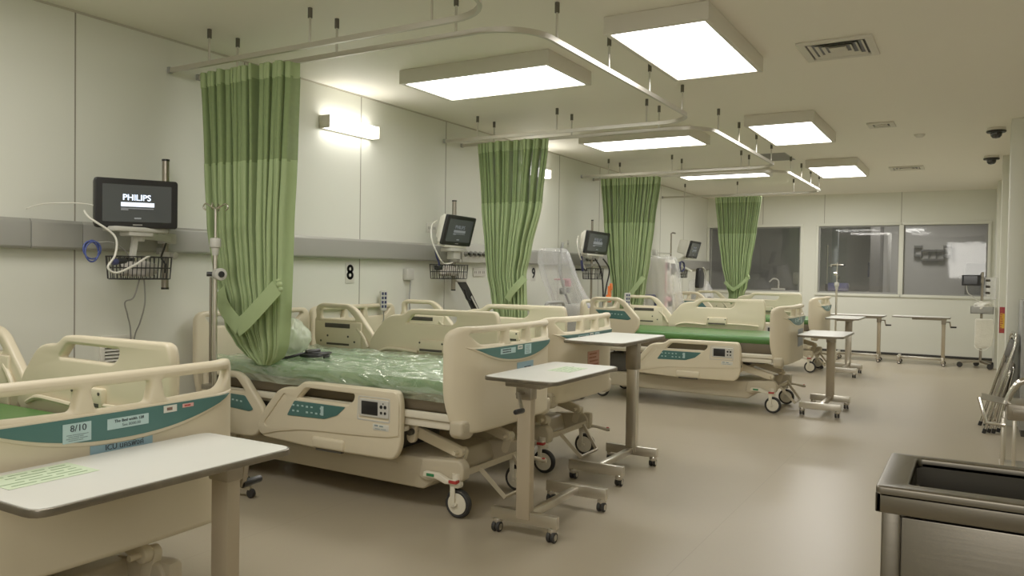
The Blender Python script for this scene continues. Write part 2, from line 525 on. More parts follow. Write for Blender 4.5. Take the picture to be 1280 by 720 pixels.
# ------------------------------------------------------------------ hospital beds
# local frame: +x from the head (at the wall) to the foot, -y the side nearest the viewer, z up
SIDE = lambda vc: frame_mtx((0, vc, 0), (1, 0, 0), (0, 0, 1))      # plate xy -> (x, z), outward = -y
FOOT = lambda uc: frame_mtx((uc, 0, 0), (0, 1, 0), (0, 0, 1))      # plate xy -> (y, z), outward = +x
MIRY = Matrix.Scale(-1, 4, (0, 1, 0))

def side_plate(outline, holes, v0, v1, bev, far):
    t = plate(outline, holes, abs(v1-v0), bev)
    b = merge(nb(), t, SIDE((v0+v1)/2))
    if far:
        bmesh.ops.transform(b, matrix=MIRY, verts=b.verts)
    return b

def mir(b, far):
    if far:
        bmesh.ops.transform(b, matrix=MIRY, verts=b.verts)
    return b

FR_OUT = fillet([(1.055, 1.043), (1.14, 1.047), (1.745, 1.050, .05), (1.765, .99, .03), (1.762, .75, .05), (1.722, .676, .05),
                 (1.37, .672, .01), (1.15, .669, .01), (.72, .688, .05), (.682, .75, .04), (.74, .86, .04), (.85, .978, .06),
                 (.91, 1.0, .03), (1.0, 1.004, .03)], .02)
FR_HOLE = fillet([(1.085, 1.008), (1.445, 1.006), (1.437, .972), (1.40, .945), (1.02, .947)], .02)
FR_SKIN = fillet([(1.062, 1.036), (1.14, 1.040), (1.738, 1.043, .05), (1.757, .99, .03), (1.756, .81, .01), (1.685, .794), (1.443, .780), (1.221, .773),
                  (1.047, .764), (.865, .735), (.72, .700, .02), (.691, .75, .04), (.748, .857, .04), (.855, .970, .06), (.912, .993, .03), (1.005, .997, .03)], .02)
FR_SKHOLE = fillet([(1.078, 1.012), (1.453, 1.010), (1.445, .970), (1.402, .937), (1.005, .939)], .02)
def capsule(p, q, r, n=6):
    p = Vector(p); q = Vector(q); d = (q-p).normalized(); a0 = math.atan2(d.y, d.x)
    out = []
    for k in range(n+1):
        a = a0-PI/2+PI*k/n; out.append((q.x+r*math.cos(a), q.y+r*math.sin(a)))
    for k in range(n+1):
        a = a0+PI/2+PI*k/n; out.append((p.x+r*math.cos(a), p.y+r*math.sin(a)))
    return out
FR_GRIP = capsule((.915, .945), (.765, .775), .017)
FR_TEAL = fillet([(.997, .930), (1.388, .930), (1.325, .877), (1.231, .847), (.938, .840)], .012)

HR_OUT = fillet([(.185, 1.03, .03), (.235, 1.058, .04), (.50, 1.057, .06), (.57, 1.025, .05), (.738, .845, .03), (.730, .75, .03), (.66, .676, .04), (.50, .672),
                 (.21, .69, .04), (.176, .80), (.178, .94, .01), (.190, .955, .01)], .02)
HR_HOLE = fillet([(.228, 1.022), (.492, 1.022), (.575, .942), (.232, .944)], .025)
HR_TEAL = fillet([(.250, .925), (.578, .920), (.652, .842), (.62, .828), (.42, .838), (.30, .880)], .012)

def bend_u(v):
    return -0.022*(v/.5)**2 - 0.105*(max(0.0, abs(v)-.34)/.16)**2

def bend_foot(b, uc=0.0):
    slice_x(b, 1, [-.49+.035*k for k in range(29)])
    for v in b.verts:
        v.co.x += bend_u(max(-.5, min(.5, v.co.y)))
    return b

FB_OUT = fillet([(-.5, 1.022, .08), (.5, 1.022, .08), (.5, .64, .12), (.465, .468, .05), (-.465, .468, .05), (-.5, .64, .12)], .05)
def fb_holes():
    return [fillet([(-.43, .986, .02), (-.135, .986, .01), (-.15, .920, .015), (-.37, .925, .05)], .02),
            fillet([(-.10, .986), (.10, .986), (.085, .918), (-.085, .918)], .015),
            fillet([(.135, .986, .01), (.43, .986, .02), (.37, .925, .05), (.15, .920, .015)], .02)]
def lens(w, top, depth, n=28):
    pts = []
    for k in range(n+1):
        t = -1+2*k/n
        pts.append((t*w, top - depth*(1-abs(t)**2.2)))
    pts.append((w, top)); 
    out = [(-w, top+.001)] + pts[1:-1] + [(w, top+.001)]
    return out

def build_footboard():
    b = merge(nb(), plate(FB_OUT, fb_holes(), .05, .018, 3), FOOT(2.165))
    r = merge(nb(), plate(lens(.445, .912, .100), (), .016, .006), FOOT(2.190))
    merge(b, r)
    return bend_foot(b)
def build_plaque():
    b = merge(nb(), plate(lens(.41, .905, .078), (), .006, .001), FOOT(2.199))
    return bend_foot(b)

def sticker(v0, v1, z0, z1, off=0.0, base=2.1915, d=.0015):
    b = box(nb(), base+off, base+off+d, v0, v1, z0, z1)
    slice_x(b, 1, [v0+(v1-v0)*k/4 for k in range(1, 4)])
    for v in b.verts:
        v.co.x += bend_u(v.co.y)
    return b
def ink_lines(v0, v1, z0, z1, n, off, base=2.1915, seed=1, th=.35):
    rnd = random.Random(seed)
    b = nb()
    for k in range(n):
        z = z1-(k+.5)*(z1-z0)/n
        a = v0+rnd.uniform(0, .15)*(v1-v0); e = v1-rnd.uniform(0, .3)*(v1-v0)
        x = a
        while x < e:
            w = min(rnd.uniform(.15, .4)*(v1-v0), e-x)
            box(b, base+off, base+off+.0012, x, x+w*.88, z-th*(z1-z0)/n/2, z+th*(z1-z0)/n/2)
            x += w
    for v in b.verts:
        v.co.x += bend_u(v.co.y)
    return b
def sticker_text(body, size, v, z, off, base=2.1915):
    b = merge(nb(), letters(body, size), FOOT(base+off+.001))
    for q in b.verts:
        q.co.x += bend_u(v+q.co.y); q.co.y += v; q.co.z += z
    return b

def build_caster(u, v):
    """twin cover caster wheel; wheel plane along x"""
    b = nb()
    def wheel(rp, mi):
        lathe(b, rp, 28, Matrix.Translation((u, v, .077)) @ Matrix.Rotation(PI/2, 4, 'X'), mi)
    wheel([(0, -.021), (.030, -.022), (.056, -.019), (.058, -.012), (.058, .012), (.056, .019), (.030, .022), (0, .021)], 0)
    box(b, u-.035, u-.005, v-.034, v-.024, .06, .175, .005, mi=0)
    box(b, u-.04, u+.02, v-.034, v+.02, .162, .195, .01, mi=0)
    cyl(b, (u-.012, v, .18), (u-.012, v, .235), .026, seg=16, mi=0)
    cyl(b, (u, v-.036, .077), (u, v-.02, .077), .008, seg=10, mi=0)
    return b
def build_tyre(u, v):
    return lathe(nb(), [(.055, -.016), (.066, -.020), (.073, -.016), (.077, -.007), (.077, .007), (.073, .016), (.066, .020), (.055, .016), (.055, -.016)], 32,
                 Matrix.Translation((u, v, .077)) @ Matrix.Rotation(PI/2, 4, 'X'))

def build_base():
    b = nb()
    merge(b, plate(fillet([(.26, .125), (1.80, .112), (1.86, .160), (1.90, .19), (1.87, .285), (.26, .265)], .02), (), .62, .014), SIDE(-.04))
    for v in (-.335, .255):
        merge(b, plate(fillet([(1.78, .18), (1.84, .165), (1.96, .19), (2.07, .195), (2.075, .27), (2.045, .305), (1.80, .287)], .02), (), .07, .012), SIDE(v))
        merge(b, plate(fillet([(.20, .195), (.34, .19), (.34, .28), (.20, .28)], .02), (), .07, .012), SIDE(v))
    # side groove of the cover
    box(b, .70, 1.62, -.3525, -.3495, .228, .236)
    return b
def build_mech():
    b = nb()
    box(b, .55, 1.55, -.22, .16, .27, .40, .02)
    box(b, .30, .60, -.30, .24, .27, .46, .02)
    cyl(b, (.7, -.1, .36), (1.75, -.08, .44), .03)
    cyl(b, (1.72, -.38, .42), (1.72, .32, .42), .018)
    box(b, .5, 1.95, -.33, -.29, .455, .505, .006)
    box(b, .5, 1.95, .25, .29, .455, .505, .006)
    return b
def build_arm(v):
    b = nb()
    merge(b, plate(capsule((1.715, .415), (2.0, .335), .031), (), .034, .006), SIDE(v))
    merge(b, plate(capsule((2.0, .33), (1.975, .25), .028), (), .034, .006), SIDE(v+.036))
    merge(b, plate(capsule((1.715, .49), (1.71, .385), .030), (), .03, .006), SIDE(v-.036))
    for p in ((1.715, .415), (2.0, .335)):
        cyl(b, (p[0], v-.056, p[1]), (p[0], v+.04, p[1]), .011, seg=10)
    return b
def build_foot_frame():
    b = nb()
    tube(b, [(2.06, -.31, .235), (2.06, .235, .235)], .012, rect=(.012, .032))
    tube(b, [(2.07, -.20, .235), (2.20, -.15, .085), (2.20, .11, .085), (2.07, .16, .235)], .01, rect=(.012, .024))
    return b
def build_lever():
    b = nb()
    tube(b, [(2.03, .255, .215), (2.12, .27, .212), (2.20, .285, .197), (2.22, .288, .197)], [.016, .012, .015, .012], seg=10)
    box(b, 2.02, 2.09, .23, .29, .19, .31, .02)
    return b
def build_platform():
    b = nb()
    box(b, .12, 2.08, -.44, .44, .50, .535, .008)
    for s in (-1, 1):
        box(b, .14, 2.085, s*.455-.014, s*.455+.014, .523, .562, .008)
    return b
def build_clamp(far):
    b = nb()
    box(b, 1.655, 2.04, -.452, -.412, .478, .518, .006)
    box(b, 1.650, 1.695, -.462, -.402, .466, .524, .008)
    box(b, 1.640, 1.745, -.458, -.405, .438, .468, .008)
    return mir(b, far)
def build_mattress():
    b = box(nb(), .135, 2.075, -.435, .435, .648, .724, .03, 4)
    slice_x(b, 0, [.3+.2*k for k in range(9)])
    return b
def build_mattress_base():
    return box(nb(), .135, 2.075, -.430, .430, .552, .662, .02, 3)
def build_headboard():
    b = merge(nb(), plate(FB_OUT, fb_holes(), .045, .016, 3), frame_mtx((.085, 0, 0), (0, 1, 0), (0, 0, 1)))
    return b
def build_bumper(s):
    b = merge(nb(), plate(fillet([(-.065, .540), (.065, .540), (.06, .465), (.03, .440), (-.03, .440), (-.065, .462)], .022), (), .085, .018), FOOT(2.100))
    box(b, 2.1415, 2.1445, -.042, .030, .480, .520, .003)
    bmesh.ops.translate(b, verts=b.verts, vec=(0, s*.425, 0))
    return b

def build_foot_rail(far):
    b = side_plate(FR_OUT, [FR_HOLE], -.468, -.512, .013, False)
    merge(b, side_plate(FR_SKIN, [FR_SKHOLE, FR_GRIP], -.503, -.519, .005, False))
    # lower grab bump, inner mounting box and ledge
    box(b, 1.135, 1.375, -.526, -.49, .676, .742, .016, 3)
    box(b, 1.15, 1.365, -.475, -.443, .757, .842, .01)
    tube(b, smooth_path([(.79, -.462, .735), (.88, -.455, .765), (1.0, -.452, .765), (1.14, -.455, .757)], 4), .011, seg=8)
    tube(b, smooth_path([(1.37, -.455, .775), (1.52, -.452, .775), (1.70, -.455, .765)], 4), .009, seg=8)
    return mir(b, far)
def dark_bits(far, kind):
    """slots and bolt heads on the rails: one piece each"""
    if kind == 'foot':
        return [('rail_slot', lambda: box(nb(), 1.165, 1.35, -.444, -.4415, .766, .782)),
                ('grab_slot', lambda: box(nb(), 1.16, 1.35, -.515, -.49, .664, .677)),
                ('bolt', lambda: cyl(nb(), (1.165, -.45, .822), (1.165, -.4405, .822), .007, seg=10)),
                ('bolt', lambda: cyl(nb(), (1.35, -.45, .822), (1.35, -.4405, .822), .007, seg=10))]
    out = [('rail_slot', lambda: box(nb(), .298, .536, -.4565, -.4535, .884, .916, .003)),
           ('rail_slot', lambda: box(nb(), .315, .530, -.4565, -.4535, .760, .775, .003))]
    for u, z in ((.325, .825), (.52, .825), (.26, .785), (.58, .79)):
        out.append(('bolt', lambda u=u, z=z: cyl(nb(), (u, -.457, z), (u, -.4525, z), .008, seg=10)))
    return out
def build_fr_teal(far):
    return mir(merge(nb(), plate(FR_TEAL, (), .004, .0005), SIDE(-.5205)), far)
def build_fr_marks(far):
    b = nb()
    rnd = random.Random(3)
    for r_, z in enumerate((.905, .873)):
        for k in range(7):
            u = 1.0+.036*k+r_*.0-.01
            if rnd.random() < .8:
                box(b, u-.007, u+.008, -.5242, -.522, z-.003-.004*rnd.random(), z+.004)
    box(b, 1.205, 1.225, -.5245, -.522, .866, .918)
    return mir(b, far)
def build_fr_panel(far):
    b = nb()
    merge(b, plate(fillet([(1.478, 1.005), (1.700, 1.005), (1.700, .872), (1.470, .872)], .012), [fillet([(1.486, .999), (1.693, .999), (1.693, .880), (1.480, .880)], .01)], .003, .0008), SIDE(-.5195))
    merge(b, plate(fillet([(1.492, .992), (1.694, .992), (1.694, .896), (1.490, .896)], .012), (), .010, .003), SIDE(-.522))
    return mir(b, far)
def build_fr_screen(far):
    b = nb()
    box(b, 1.508, 1.621, -.5295, -.526, .908, .981, .003)
    for u, z, r in ((1.645, .957, .010), (1.672, .957, .010), (1.645, .925, .008), (1.672, .925, .008), (1.658, .975, .004)):
        cyl(b, (u, -.526, z), (u, -.529, z), r, seg=12)
    return mir(b, far)
def build_fr_sticker(far):
    return mir(box(nb(), 1.583, 1.693, -.5215, -.519, .828, .862, .002), far)
def build_fr_sticker_ink(far):
    b = nb()
    box(b, 1.595, 1.62, -.5228, -.5212, .850, .857)
    box(b, 1.63, 1.655, -.5228, -.5212, .848, .855)
    for u in (1.600, 1.64):
        box(b, u, u+.035, -.5228, -.5212, .835, .838)
    return mir(b, far)

def build_head_rail(far):
    b = side_plate(HR_OUT, [HR_HOLE], -.470, -.515, .014, False)
    box(b, .205, .640, -.477, -.455, .70, .930, .012)
    tube(b, smooth_path([(.60, -.462, .885), (.66, -.458, .83), (.70, -.458, .76)], 4), .012, seg=8)
    return mir(b, far)
def build_hr_teal(far):
    return mir(merge(nb(), plate(HR_TEAL, (), .004, .0005), SIDE(-.5165)), far)
def build_hr_marks(far):
    b = nb()
    for k in range(6):
        box(b, .36+.036*k, .376+.036*k, -.5202, -.518, .888-.002*k, .897-.002*k)
    return mir(b, far)

def wrinkled_sheet(nx, ny, fn):
    b = nb()
    g = [[b.verts.new(fn(i/nx, j/ny)) for j in range(ny+1)] for i in range(nx+1)]
    for i in range(nx):
        for j in range(ny):
            b.faces.new((g[i][j], g[i+1][j], g[i+1][j+1], g[i][j+1]))
    return b
def build_wrap():
    W = .437
    def fn(a, t):
        u = .20+a*1.885
        # run over the top and down both sides
        L = .11
        s = -W-L+t*2*(W+L)
        if s < -W: y, z = -W-.006, .730-(-W-s)
        elif s > W: y, z = W+.006, .730-(s-W)
        else: y, z = s, .731
        r1 = 1-abs(noise.noise(Vector((u*2.6+s*1.5, s*8, 1.3)))); r2 = 1-abs(noise.noise(Vector((u*5-s*3, s*17+u*2, 4.1)))); n3 = noise.noise(Vector((u*16, s*30, 7.7)))
        d = .018*r1**6+.013*r2**6+.004*n3
        if abs(s) < W: z += max(0.0, d)
        else: y += math.copysign(max(0.0, d), s)
        return (u, y, z)
    return wrinkled_sheet(190, 130, fn)

def make_bed(label, x0, yc, rails, dz=0.0, stickers=None, wrap=False):
    """rails: dict of (end, side) -> 'up' | 'down'"""
    t = thing('hospital_bed', label, 'bed', (x0, yc, 0), 0, 'electric hospital beds along the left wall')
    def P(name, fn, m, key, up=True, label=None, parent=None, z=None):
        return obj(name, fn, m, parent or t, (0, 0, (dz if up else 0) if z is None else z), label=label, key=key)
    P('base_frame', build_base, M_CREAM_D, 'bed_base', False)
    P('lift_mechanism', build_mech, M_DARK, 'bed_mech', False)
    for u in (2.04, .28):
        for v in (-.36, .26):
            k = 'cas%s%s' % (u, v)
            c = P('caster', lambda: build_caster(u, v), M_CREAM_L, k, False)
            P('tyre', lambda: build_tyre(u, v), M_TYRE, k+'t', False, parent=c)
    for v in (-.30, .20):
        P('lift_arm', lambda: build_arm(v), M_CREAM, 'arm%s' % v, False)
    P('foot_frame', build_foot_frame, M_CREAM_D, 'bed_footframe', False)
    lv = P('brake_lever', build_lever, M_CREAM_D, 'bed_lever', False)
    P('lever_tip', lambda: cyl(nb(), (2.203, .285, .207), (2.203, .285, .213), .012, .010, bev=.001), M_RED, 'bed_leverred', False, parent=lv)
    pd = P('brake_pedal', lambda: merge(nb(), plate(fillet([(1.835, .20), (1.84, .23), (1.93, .232), (2.0, .205), (2.05, .212), (2.05, .185), (1.98, .18), (1.92, .198)], .008), (), .03, .006), SIDE(-.392)), M_CREAM_L, 'bed_pedal', False)
    P('pedal_mark', lambda: box(nb(), 1.862, 1.912, -.4105, -.4065, .208, .224, .002), M_GRN, 'bed_pgreen', False, 'green pedal mark', pd)
    P('pedal_mark', lambda: box(nb(), 2.005, 2.056, -.4105, -.375, .188, .206, .004), M_RED, 'bed_pred', False, 'red pedal end', pd)
    P('mattress_platform', build_platform, M_CREAM_L, 'bed_platform')
    for far in (False, True):
        P('clamp', lambda: build_clamp(far), M_CREAM_L, 'bed_clamp%d' % far)
    P('mattress_base', build_mattress_base, M_BROWN, 'bed_mbase', label='brown lower half of the mattress')
    P('mattress', build_mattress, M_GREEN, 'bed_matt')
    if wrap:
        P('plastic_cover', build_wrap, M_WRAP, 'bed_wrap', label='wrinkled clear polythene over the mattress')
    P('headboard', build_headboard, M_CREAM, 'bed_head')
    fb = P('footboard', build_footboard, M_CREAM, 'bed_foot')
    P('plaque', build_plaque, M_TEAL, 'bed_plaque', parent=fb, z=0, label='teal plaque of the footboard')
    for s in (-1, 1):
        P('corner_bumper', lambda: build_bumper(s), M_CREAM_D, 'bed_bump%d' % s)
    for (end, far), st in rails.items():
        z = dz + (0.0 if st == 'up' else -.385)
        if end == 'foot':
            r = P('side_rail', lambda: build_foot_rail(far), M_CREAM, 'fr%d' % far, z=z)
            for q, (nm, fn) in enumerate(dark_bits(far, 'foot')):
                P(nm, lambda: mir(fn(), far), M_DARK, 'frd%d_%d' % (far, q), parent=r, z=0)
            tl = P('symbol_panel', lambda: build_fr_teal(far), M_TEAL, 'frt%d' % far, parent=r, z=0)
            P('symbol_mark', lambda: build_fr_marks(far), M_STICK, 'frm%d' % far, parent=r, z=0)
            P('control_panel', lambda: build_fr_panel(far), M_LGREY, 'frp%d' % far, parent=r, z=0)
            P('display', lambda: build_fr_screen(far), M_BLACK, 'frs%d' % far, parent=r, z=0)
            P('sticker', lambda: build_fr_sticker(far), M_STICKW, 'frk%d' % far, parent=r, z=0)
            P('sticker_print', lambda: build_fr_sticker_ink(far), M_INKG, 'frki%d' % far, parent=r, z=0)
        else:
            r = P('side_rail', lambda: build_head_rail(far), M_CREAM, 'hr%d' % far, z=z)
            for q, (nm, fn) in enumerate(dark_bits(far, 'head')):
                P(nm, lambda: mir(fn(), far), M_DARK, 'hrd%d_%d' % (far, q), parent=r, z=0)
            P('symbol_panel', lambda: build_hr_teal(far), M_TEAL, 'hrt%d' % far, parent=r, z=0)
            P('symbol_mark', lambda: build_hr_marks(far), M_STICK, 'hrm%d' % far, parent=r, z=0)
    OP = .0105    # height of the plaque above the board
    if stickers == 'A':
        P('sticker', lambda: sticker(-.194, -.112, .838, .893, OP), M_STICK, 'sA1', parent=fb, z=0, label='pale blue sticker reading 8/10')
        P('lettering', lambda: sticker_text('8/10', .027, -.150, .878, OP+.0012), M_INK, 'sA1t', parent=fb, z=0)
        P('lettering', lambda: ink_lines(-.186, -.118, .842, .863, 4, OP+.0014, seed=4), M_INKG, 'sA1l', parent=fb, z=0)
        P('sticker', lambda: sticker(-.063, .072, .857, .889, OP), M_STICK, 'sA2', parent=fb, z=0, label='pale blue bed width sticker')
        P('lettering', lambda: sticker_text('The Bed width 128', .0125, .007, .880, OP+.0012), M_INK, 'sA2t', parent=fb, z=0)
        P('lettering', lambda: sticker_text('See 8000.00', .0125, .014, .866, OP+.0012), M_INKG, 'sA2u', parent=fb, z=0)
        P('sticker', lambda: sticker(.126, .174, .880, .902, OP), M_STICKW, 'sA3', parent=fb, z=0, label='small white sticker')
        P('lettering', lambda: ink_lines(.132, .168, .885, .897, 1, OP+.0014, seed=2, th=.8), mat('brown_ink', (.20, .11, .08), .7, var=.02), 'sA3t', parent=fb, z=0)
        P('sticker', lambda: sticker(.196, .239, .887, .899, OP), M_STICKP, 'sA4', parent=fb, z=0, label='small pink sticker')
        P('lettering', lambda: ink_lines(.200, .235, .889, .897, 1, OP+.0014, seed=5, th=.6), M_RED, 'sA4t', parent=fb, z=0)
        P('sticker', lambda: sticker(-.108, .094, .775, .828, -.0005), M_STICKB, 'sA5', parent=fb, z=0, label='blue ICU sticker')
        P('lettering', lambda: sticker_text('ICU \u0e19\u0e04\u0e23\u0e1e\u0e34\u0e07\u0e04\u0e4c', .023, .0, .803, .0008), M_INK, 'sA5t', parent=fb, z=0)
    if stickers in ('B', 'C', 'D', 'E'):
        P('sticker', lambda: sticker(-.213, -.062, .865, .895, OP), M_STICK, 'sB1', parent=fb, z=0, label='pale blue sticker')
        P('lettering', lambda: ink_lines(-.200, -.072, .868, .893, 2, OP+.0014, seed=8, th=.5), M_INK, 'sB1t', parent=fb, z=0)
        P('sticker', lambda: sticker(-.038, .014, .879, .901, OP), M_STICKW, 'sB2', parent=fb, z=0, label='small white sticker')
        P('lettering', lambda: ink_lines(-.032, .010, .884, .896, 1, OP+.0014, seed=9, th=.6), M_INKG, 'sB2t', parent=fb, z=0)
        P('sticker', lambda: sticker(.040, .116, .846, .901, OP), M_STICK, 'sB3', parent=fb, z=0, label='square pale blue sticker')
        P('lettering', lambda: ink_lines(.046, .110, .85, .896, 5, OP+.0014, seed=10), M_INKG, 'sB3t', parent=fb, z=0)
    if stickers == 'B':
        P('sticker', lambda: sticker(-.024, .165, .757, .803, -.0005), M_STICKB, 'sB4', parent=fb, z=0, label='blue sticker')
        P('lettering', lambda: ink_lines(.05, .15, .760, .778, 1, .001, seed=11, th=.7), M_INK, 'sB4t', parent=fb, z=0)
    if stickers == 'C':
        P('sticker', lambda: sticker(-.045, .145, .66, .775, -.0005), M_STICKR, 'sC4', parent=fb, z=0, label='salmon notice sheet')
        P('lettering', lambda: ink_lines(-.03, .13, .67, .768, 4, .001, seed=12, th=.4), mat('brown_ink2', (.42, .16, .10), .7, var=.02), 'sC4t', parent=fb, z=0)
    if stickers == 'D':
        P('sticker', lambda: sticker(-.02, .27, .615, .785, -.0005), mat('lilac_sticker', (.36, .40, .47), .5, var=.04), 'sD4', parent=fb, z=0, label='grey blue notice sheet')
    return t

UP = {('head', False): 'down', ('foot', False): 'down', ('head', True): 'up', ('foot', True): 'up'}
UPN = dict(UP); UPN[('head', False)] = 'up'
LOW = {('head', False): 'down', ('foot', False): 'down', ('head', True): 'up', ('foot', True): 'up'}
make_bed('cream hospital bed nearest the viewer, 8/10 sticker on its footboard', -.03, 1.47, UP, dz=-.035, stickers='A')
make_bed('cream hospital bed with a polythene-wrapped green mattress', 0.0, 3.82, UP, stickers='B', wrap=True)
make_bed('cream hospital bed with a salmon notice on its footboard', -.06, 4.90, LOW, stickers='C')
make_bed('cream hospital bed with bare green mattress and grey-blue notice on footboard', .70, 8.09, UPN, stickers='D')
make_bed('furthest cream hospital bed, beside the iv pole near the end windows',   .43, 11.62, UPN, stickers='E')

# ------------------------------------------------------------------ overbed tables
# local frame: table runs along y (0.40 wide, 0.80 long); the column stands at the -y end
def build_top(h):
    return merge(nb(), plate(fillet([(-.20, -.385), (.20, -.385), (.20, .385), (-.20, .385)], .045), (), .018, .002), Matrix.Translation((0, 0, h-.009)))
def build_edge(h):
    o = fillet([(-.206, -.391), (.206, -.391), (.206, .391), (-.206, .391)], .05)
    i = fillet([(-.199, -.384), (.199, -.384), (.199, .384), (-.199, .384)], .044)
    return merge(nb(), plate(o, [i], .019, .003), Matrix.Translation((0, 0, h-.0115)))
def build_caster_small(x, y):
    b = nb()
    cyl(b, (x, y, .055), (x, y, .095), .009, seg=10)
    lathe(b, [(0, .024), (.012, .024), (.024, .014), (.026, 0), (.023, -.01), (0, -.012)], 16, Matrix.Translation((x, y, .052)))
    for s in (-1, 1):
        lathe(b, [(0, -.010), (.016, -.010), (.016, .010), (0, .010)], 16, Matrix.Translation((x+s*.012+.004, y-.012, .026)) @ Matrix.Rotation(PI/2, 4, 'Y'))
    return b
def build_wheel_small(x, y):
    b = nb()
    for s in (-1, 1):
        lathe(b, [(.010, -.008), (.024, -.0085), (.026, -.004), (.026, .004), (.024, .0085), (.010, .008)], 18,
              Matrix.Translation((x+s*.012+.004, y-.012, .026)) @ Matrix.Rotation(PI/2, 4, 'Y'))
    return b
def make_table(label, x, y, rot, h, col='beige', paper=False, crank=True, base_h=.125, clear=False):
    t = thing('overbed_table', label, 'table', (x, y, 0), rot, 'wheeled overbed tables')
    hk = '%.3f' % h
    obj('tabletop', lambda: build_top(h), M_TABLE, t, key='ttop'+hk)
    obj('edge_strip', lambda: build_edge(h), M_EDGE, t, key='tedge'+hk)
    mcol = {'beige': M_COLUMN, 'steel': M_STEEL}[col]
    def column():
        b = box(nb(), -.038, .038, -.325, -.275, base_h-.04, h-.06, .006)
        return b
    obj('column', column, mcol, t, key='tcol'+hk+col)
    def sleeve():
        b = box(nb(), -.044, .044, -.331, -.269, h-.24 if col == 'steel' else h-.11, h-.03, .006)
        box(b, -.10, .10, -.34, .12, h-.050, h-.020, .004)
        return b
    obj('top_bracket', sleeve, M_STEEL_D, t, key='tsl'+hk+col)
    def bar(y0):
        return box(nb(), -.185, .185, y0-.018, y0+.018, base_h-.062, base_h, .004)
    for y0 in (-.30, .29):
        obj('base_bar', lambda: bar(y0), M_STEEL, t, key='tbar%.2f%.3f' % (y0, base_h))
    obj('base_spine', lambda: box(nb(), -.02, .02, -.29, .285, base_h-.05, base_h-.012, .004), M_STEEL, t, key='tspine%.3f' % base_h)
    for cx in (-.155, .155):
        for cy in (-.30, .29):
            c = obj('caster', lambda: build_caster_small(cx, cy), M_CHROME, t, key='tc%.2f%.2f' % (cx, cy))
            obj('wheel', lambda: build_wheel_small(cx, cy), M_TYRE, c, key='tw%.2f%.2f' % (cx, cy))
    if crank:
        def arm():
            b = nb()
            tube(b, [(0, -.325, h-.075), (-.005, -.385, h-.075)], .009, seg=10)
            tube(b, [(-.002, -.378, h-.068), (.03, -.392, h-.155)], .006, rect=(.018, .010))
            return b
        k = obj('crank_handle', arm, M_STEEL_D, t, key='tcr'+hk)
        obj('crank_grip', lambda: cyl(nb(), (.03, -.388, h-.15), (.034, -.468, h-.148), .014, .012, bev=.004), M_BLACK, k, key='tcg'+hk)
    if paper:
        p = obj('notice_sheet', lambda: box(nb(), paper[2], paper[3], paper[0], paper[1], h+.0004, h+.0010), M_PAPER, t, key='tpap'+hk, label='pale green notice taped on the tabletop')
        def lines():
            b = nb(); rnd = random.Random(5)
            for k in range(5):
                xx = paper[2]+.02+.026*k
                yy = paper[0]+.02
                while yy < paper[1]-.05:
                    L = rnd.uniform(.02, .07)
                    box(b, xx, xx+.006, yy, yy+L, h+.0010, h+.0014)
                    yy += L+.012
            return b
        obj('notice_print', lines, M_INKGR, p, key='tpl'+hk)
    return t
make_table('overbed table in the left foreground, white top cut by the frame, green notice', 2.385, 1.36, PI, .762, 'beige', (.10, .33, .015, .165))
make_table('overbed table with beige column in front of the plastic-wrapped bed, crank at near end', 2.475, 3.70, 0, .79, 'beige', (-.02, .20, -.04, .10))
make_table('tall overbed table with bright steel column behind the beige-column one', 2.36, 4.80, PI, .89, 'steel', False, False)
make_table('overbed table at the foot of the bare green bed, standing alone on the floor', 3.15, 8.09, PI, .76, 'beige')
make_table('overbed table in front of the furthest bed, near the iv pole', 2.90, 11.30, PI, .77, 'steel')
make_table('overbed table along the end wall, left of the two pushed end to end', 2.80, 13.45, PI/2, .715, 'beige')
make_table('overbed table along the end wall, right of the two, towards the monitor stand', 3.68, 13.42, PI/2, .725, 'beige')

# ------------------------------------------------------------------ curtain tracks
def arc(cx, cy, r, a0, a1, n=8):
    return [(cx+r*math.cos(R(a0+(a1-a0)*k/n)), cy+r*math.sin(R(a0+(a1-a0)*k/n))) for k in range(n+1)]
ZT = 2.512
def make_track(label, path, rods):
    t = thing('curtain_track', label, 'curtain rail', (path[0][0], path[0][1], ZT), 0, 'aluminium curtain rails hung from the ceiling')
    o = Vector((path[0][0], path[0][1], ZT))
    b = nb()
    tube(b, [Vector((x, y, ZT+.014))-o for x, y in path], .01, rect=(.020, .028))
    obj('rail', b, M_TRACK, t)
    for e in (path[0],) if abs(path[-1][0]-path[0][0]) > .3 else (path[0], path[-1]):
        b = box(nb(), e[0]-o.x-.016, e[0]-o.x+.006, e[1]-o.y-.016, e[1]-o.y+.016, -.004, .034, .004)
        obj('end_cap', b, M_GREYPL, t)
    for x, y in rods:
        p = Vector((x, y, 0))-Vector((o.x, o.y, 0))
        r = obj('hanger_rod', cyl(nb(), (p.x, p.y, .02), (p.x, p.y, HC-ZT-.001), .0065, seg=10), M_TRACK, t)
        f = nb()
        cyl(f, (p.x, p.y, HC-ZT-.055), (p.x, p.y, HC-ZT-.001), .013, seg=12)
        obj('ferrule', f, M_FERR, r)
XR = 2.44; XS = .03
pathA = [(XS, 3.18), (XR-.28, 3.18)] + arc(XR-.28, 2.90, .28, 90, 0)[1:] + [(XR, -1.2)]
rodsA = [(.39, 3.18), (1.21, 3.18), (2.03, 3.18), (XR, 2.72), (XR, 1.9)]
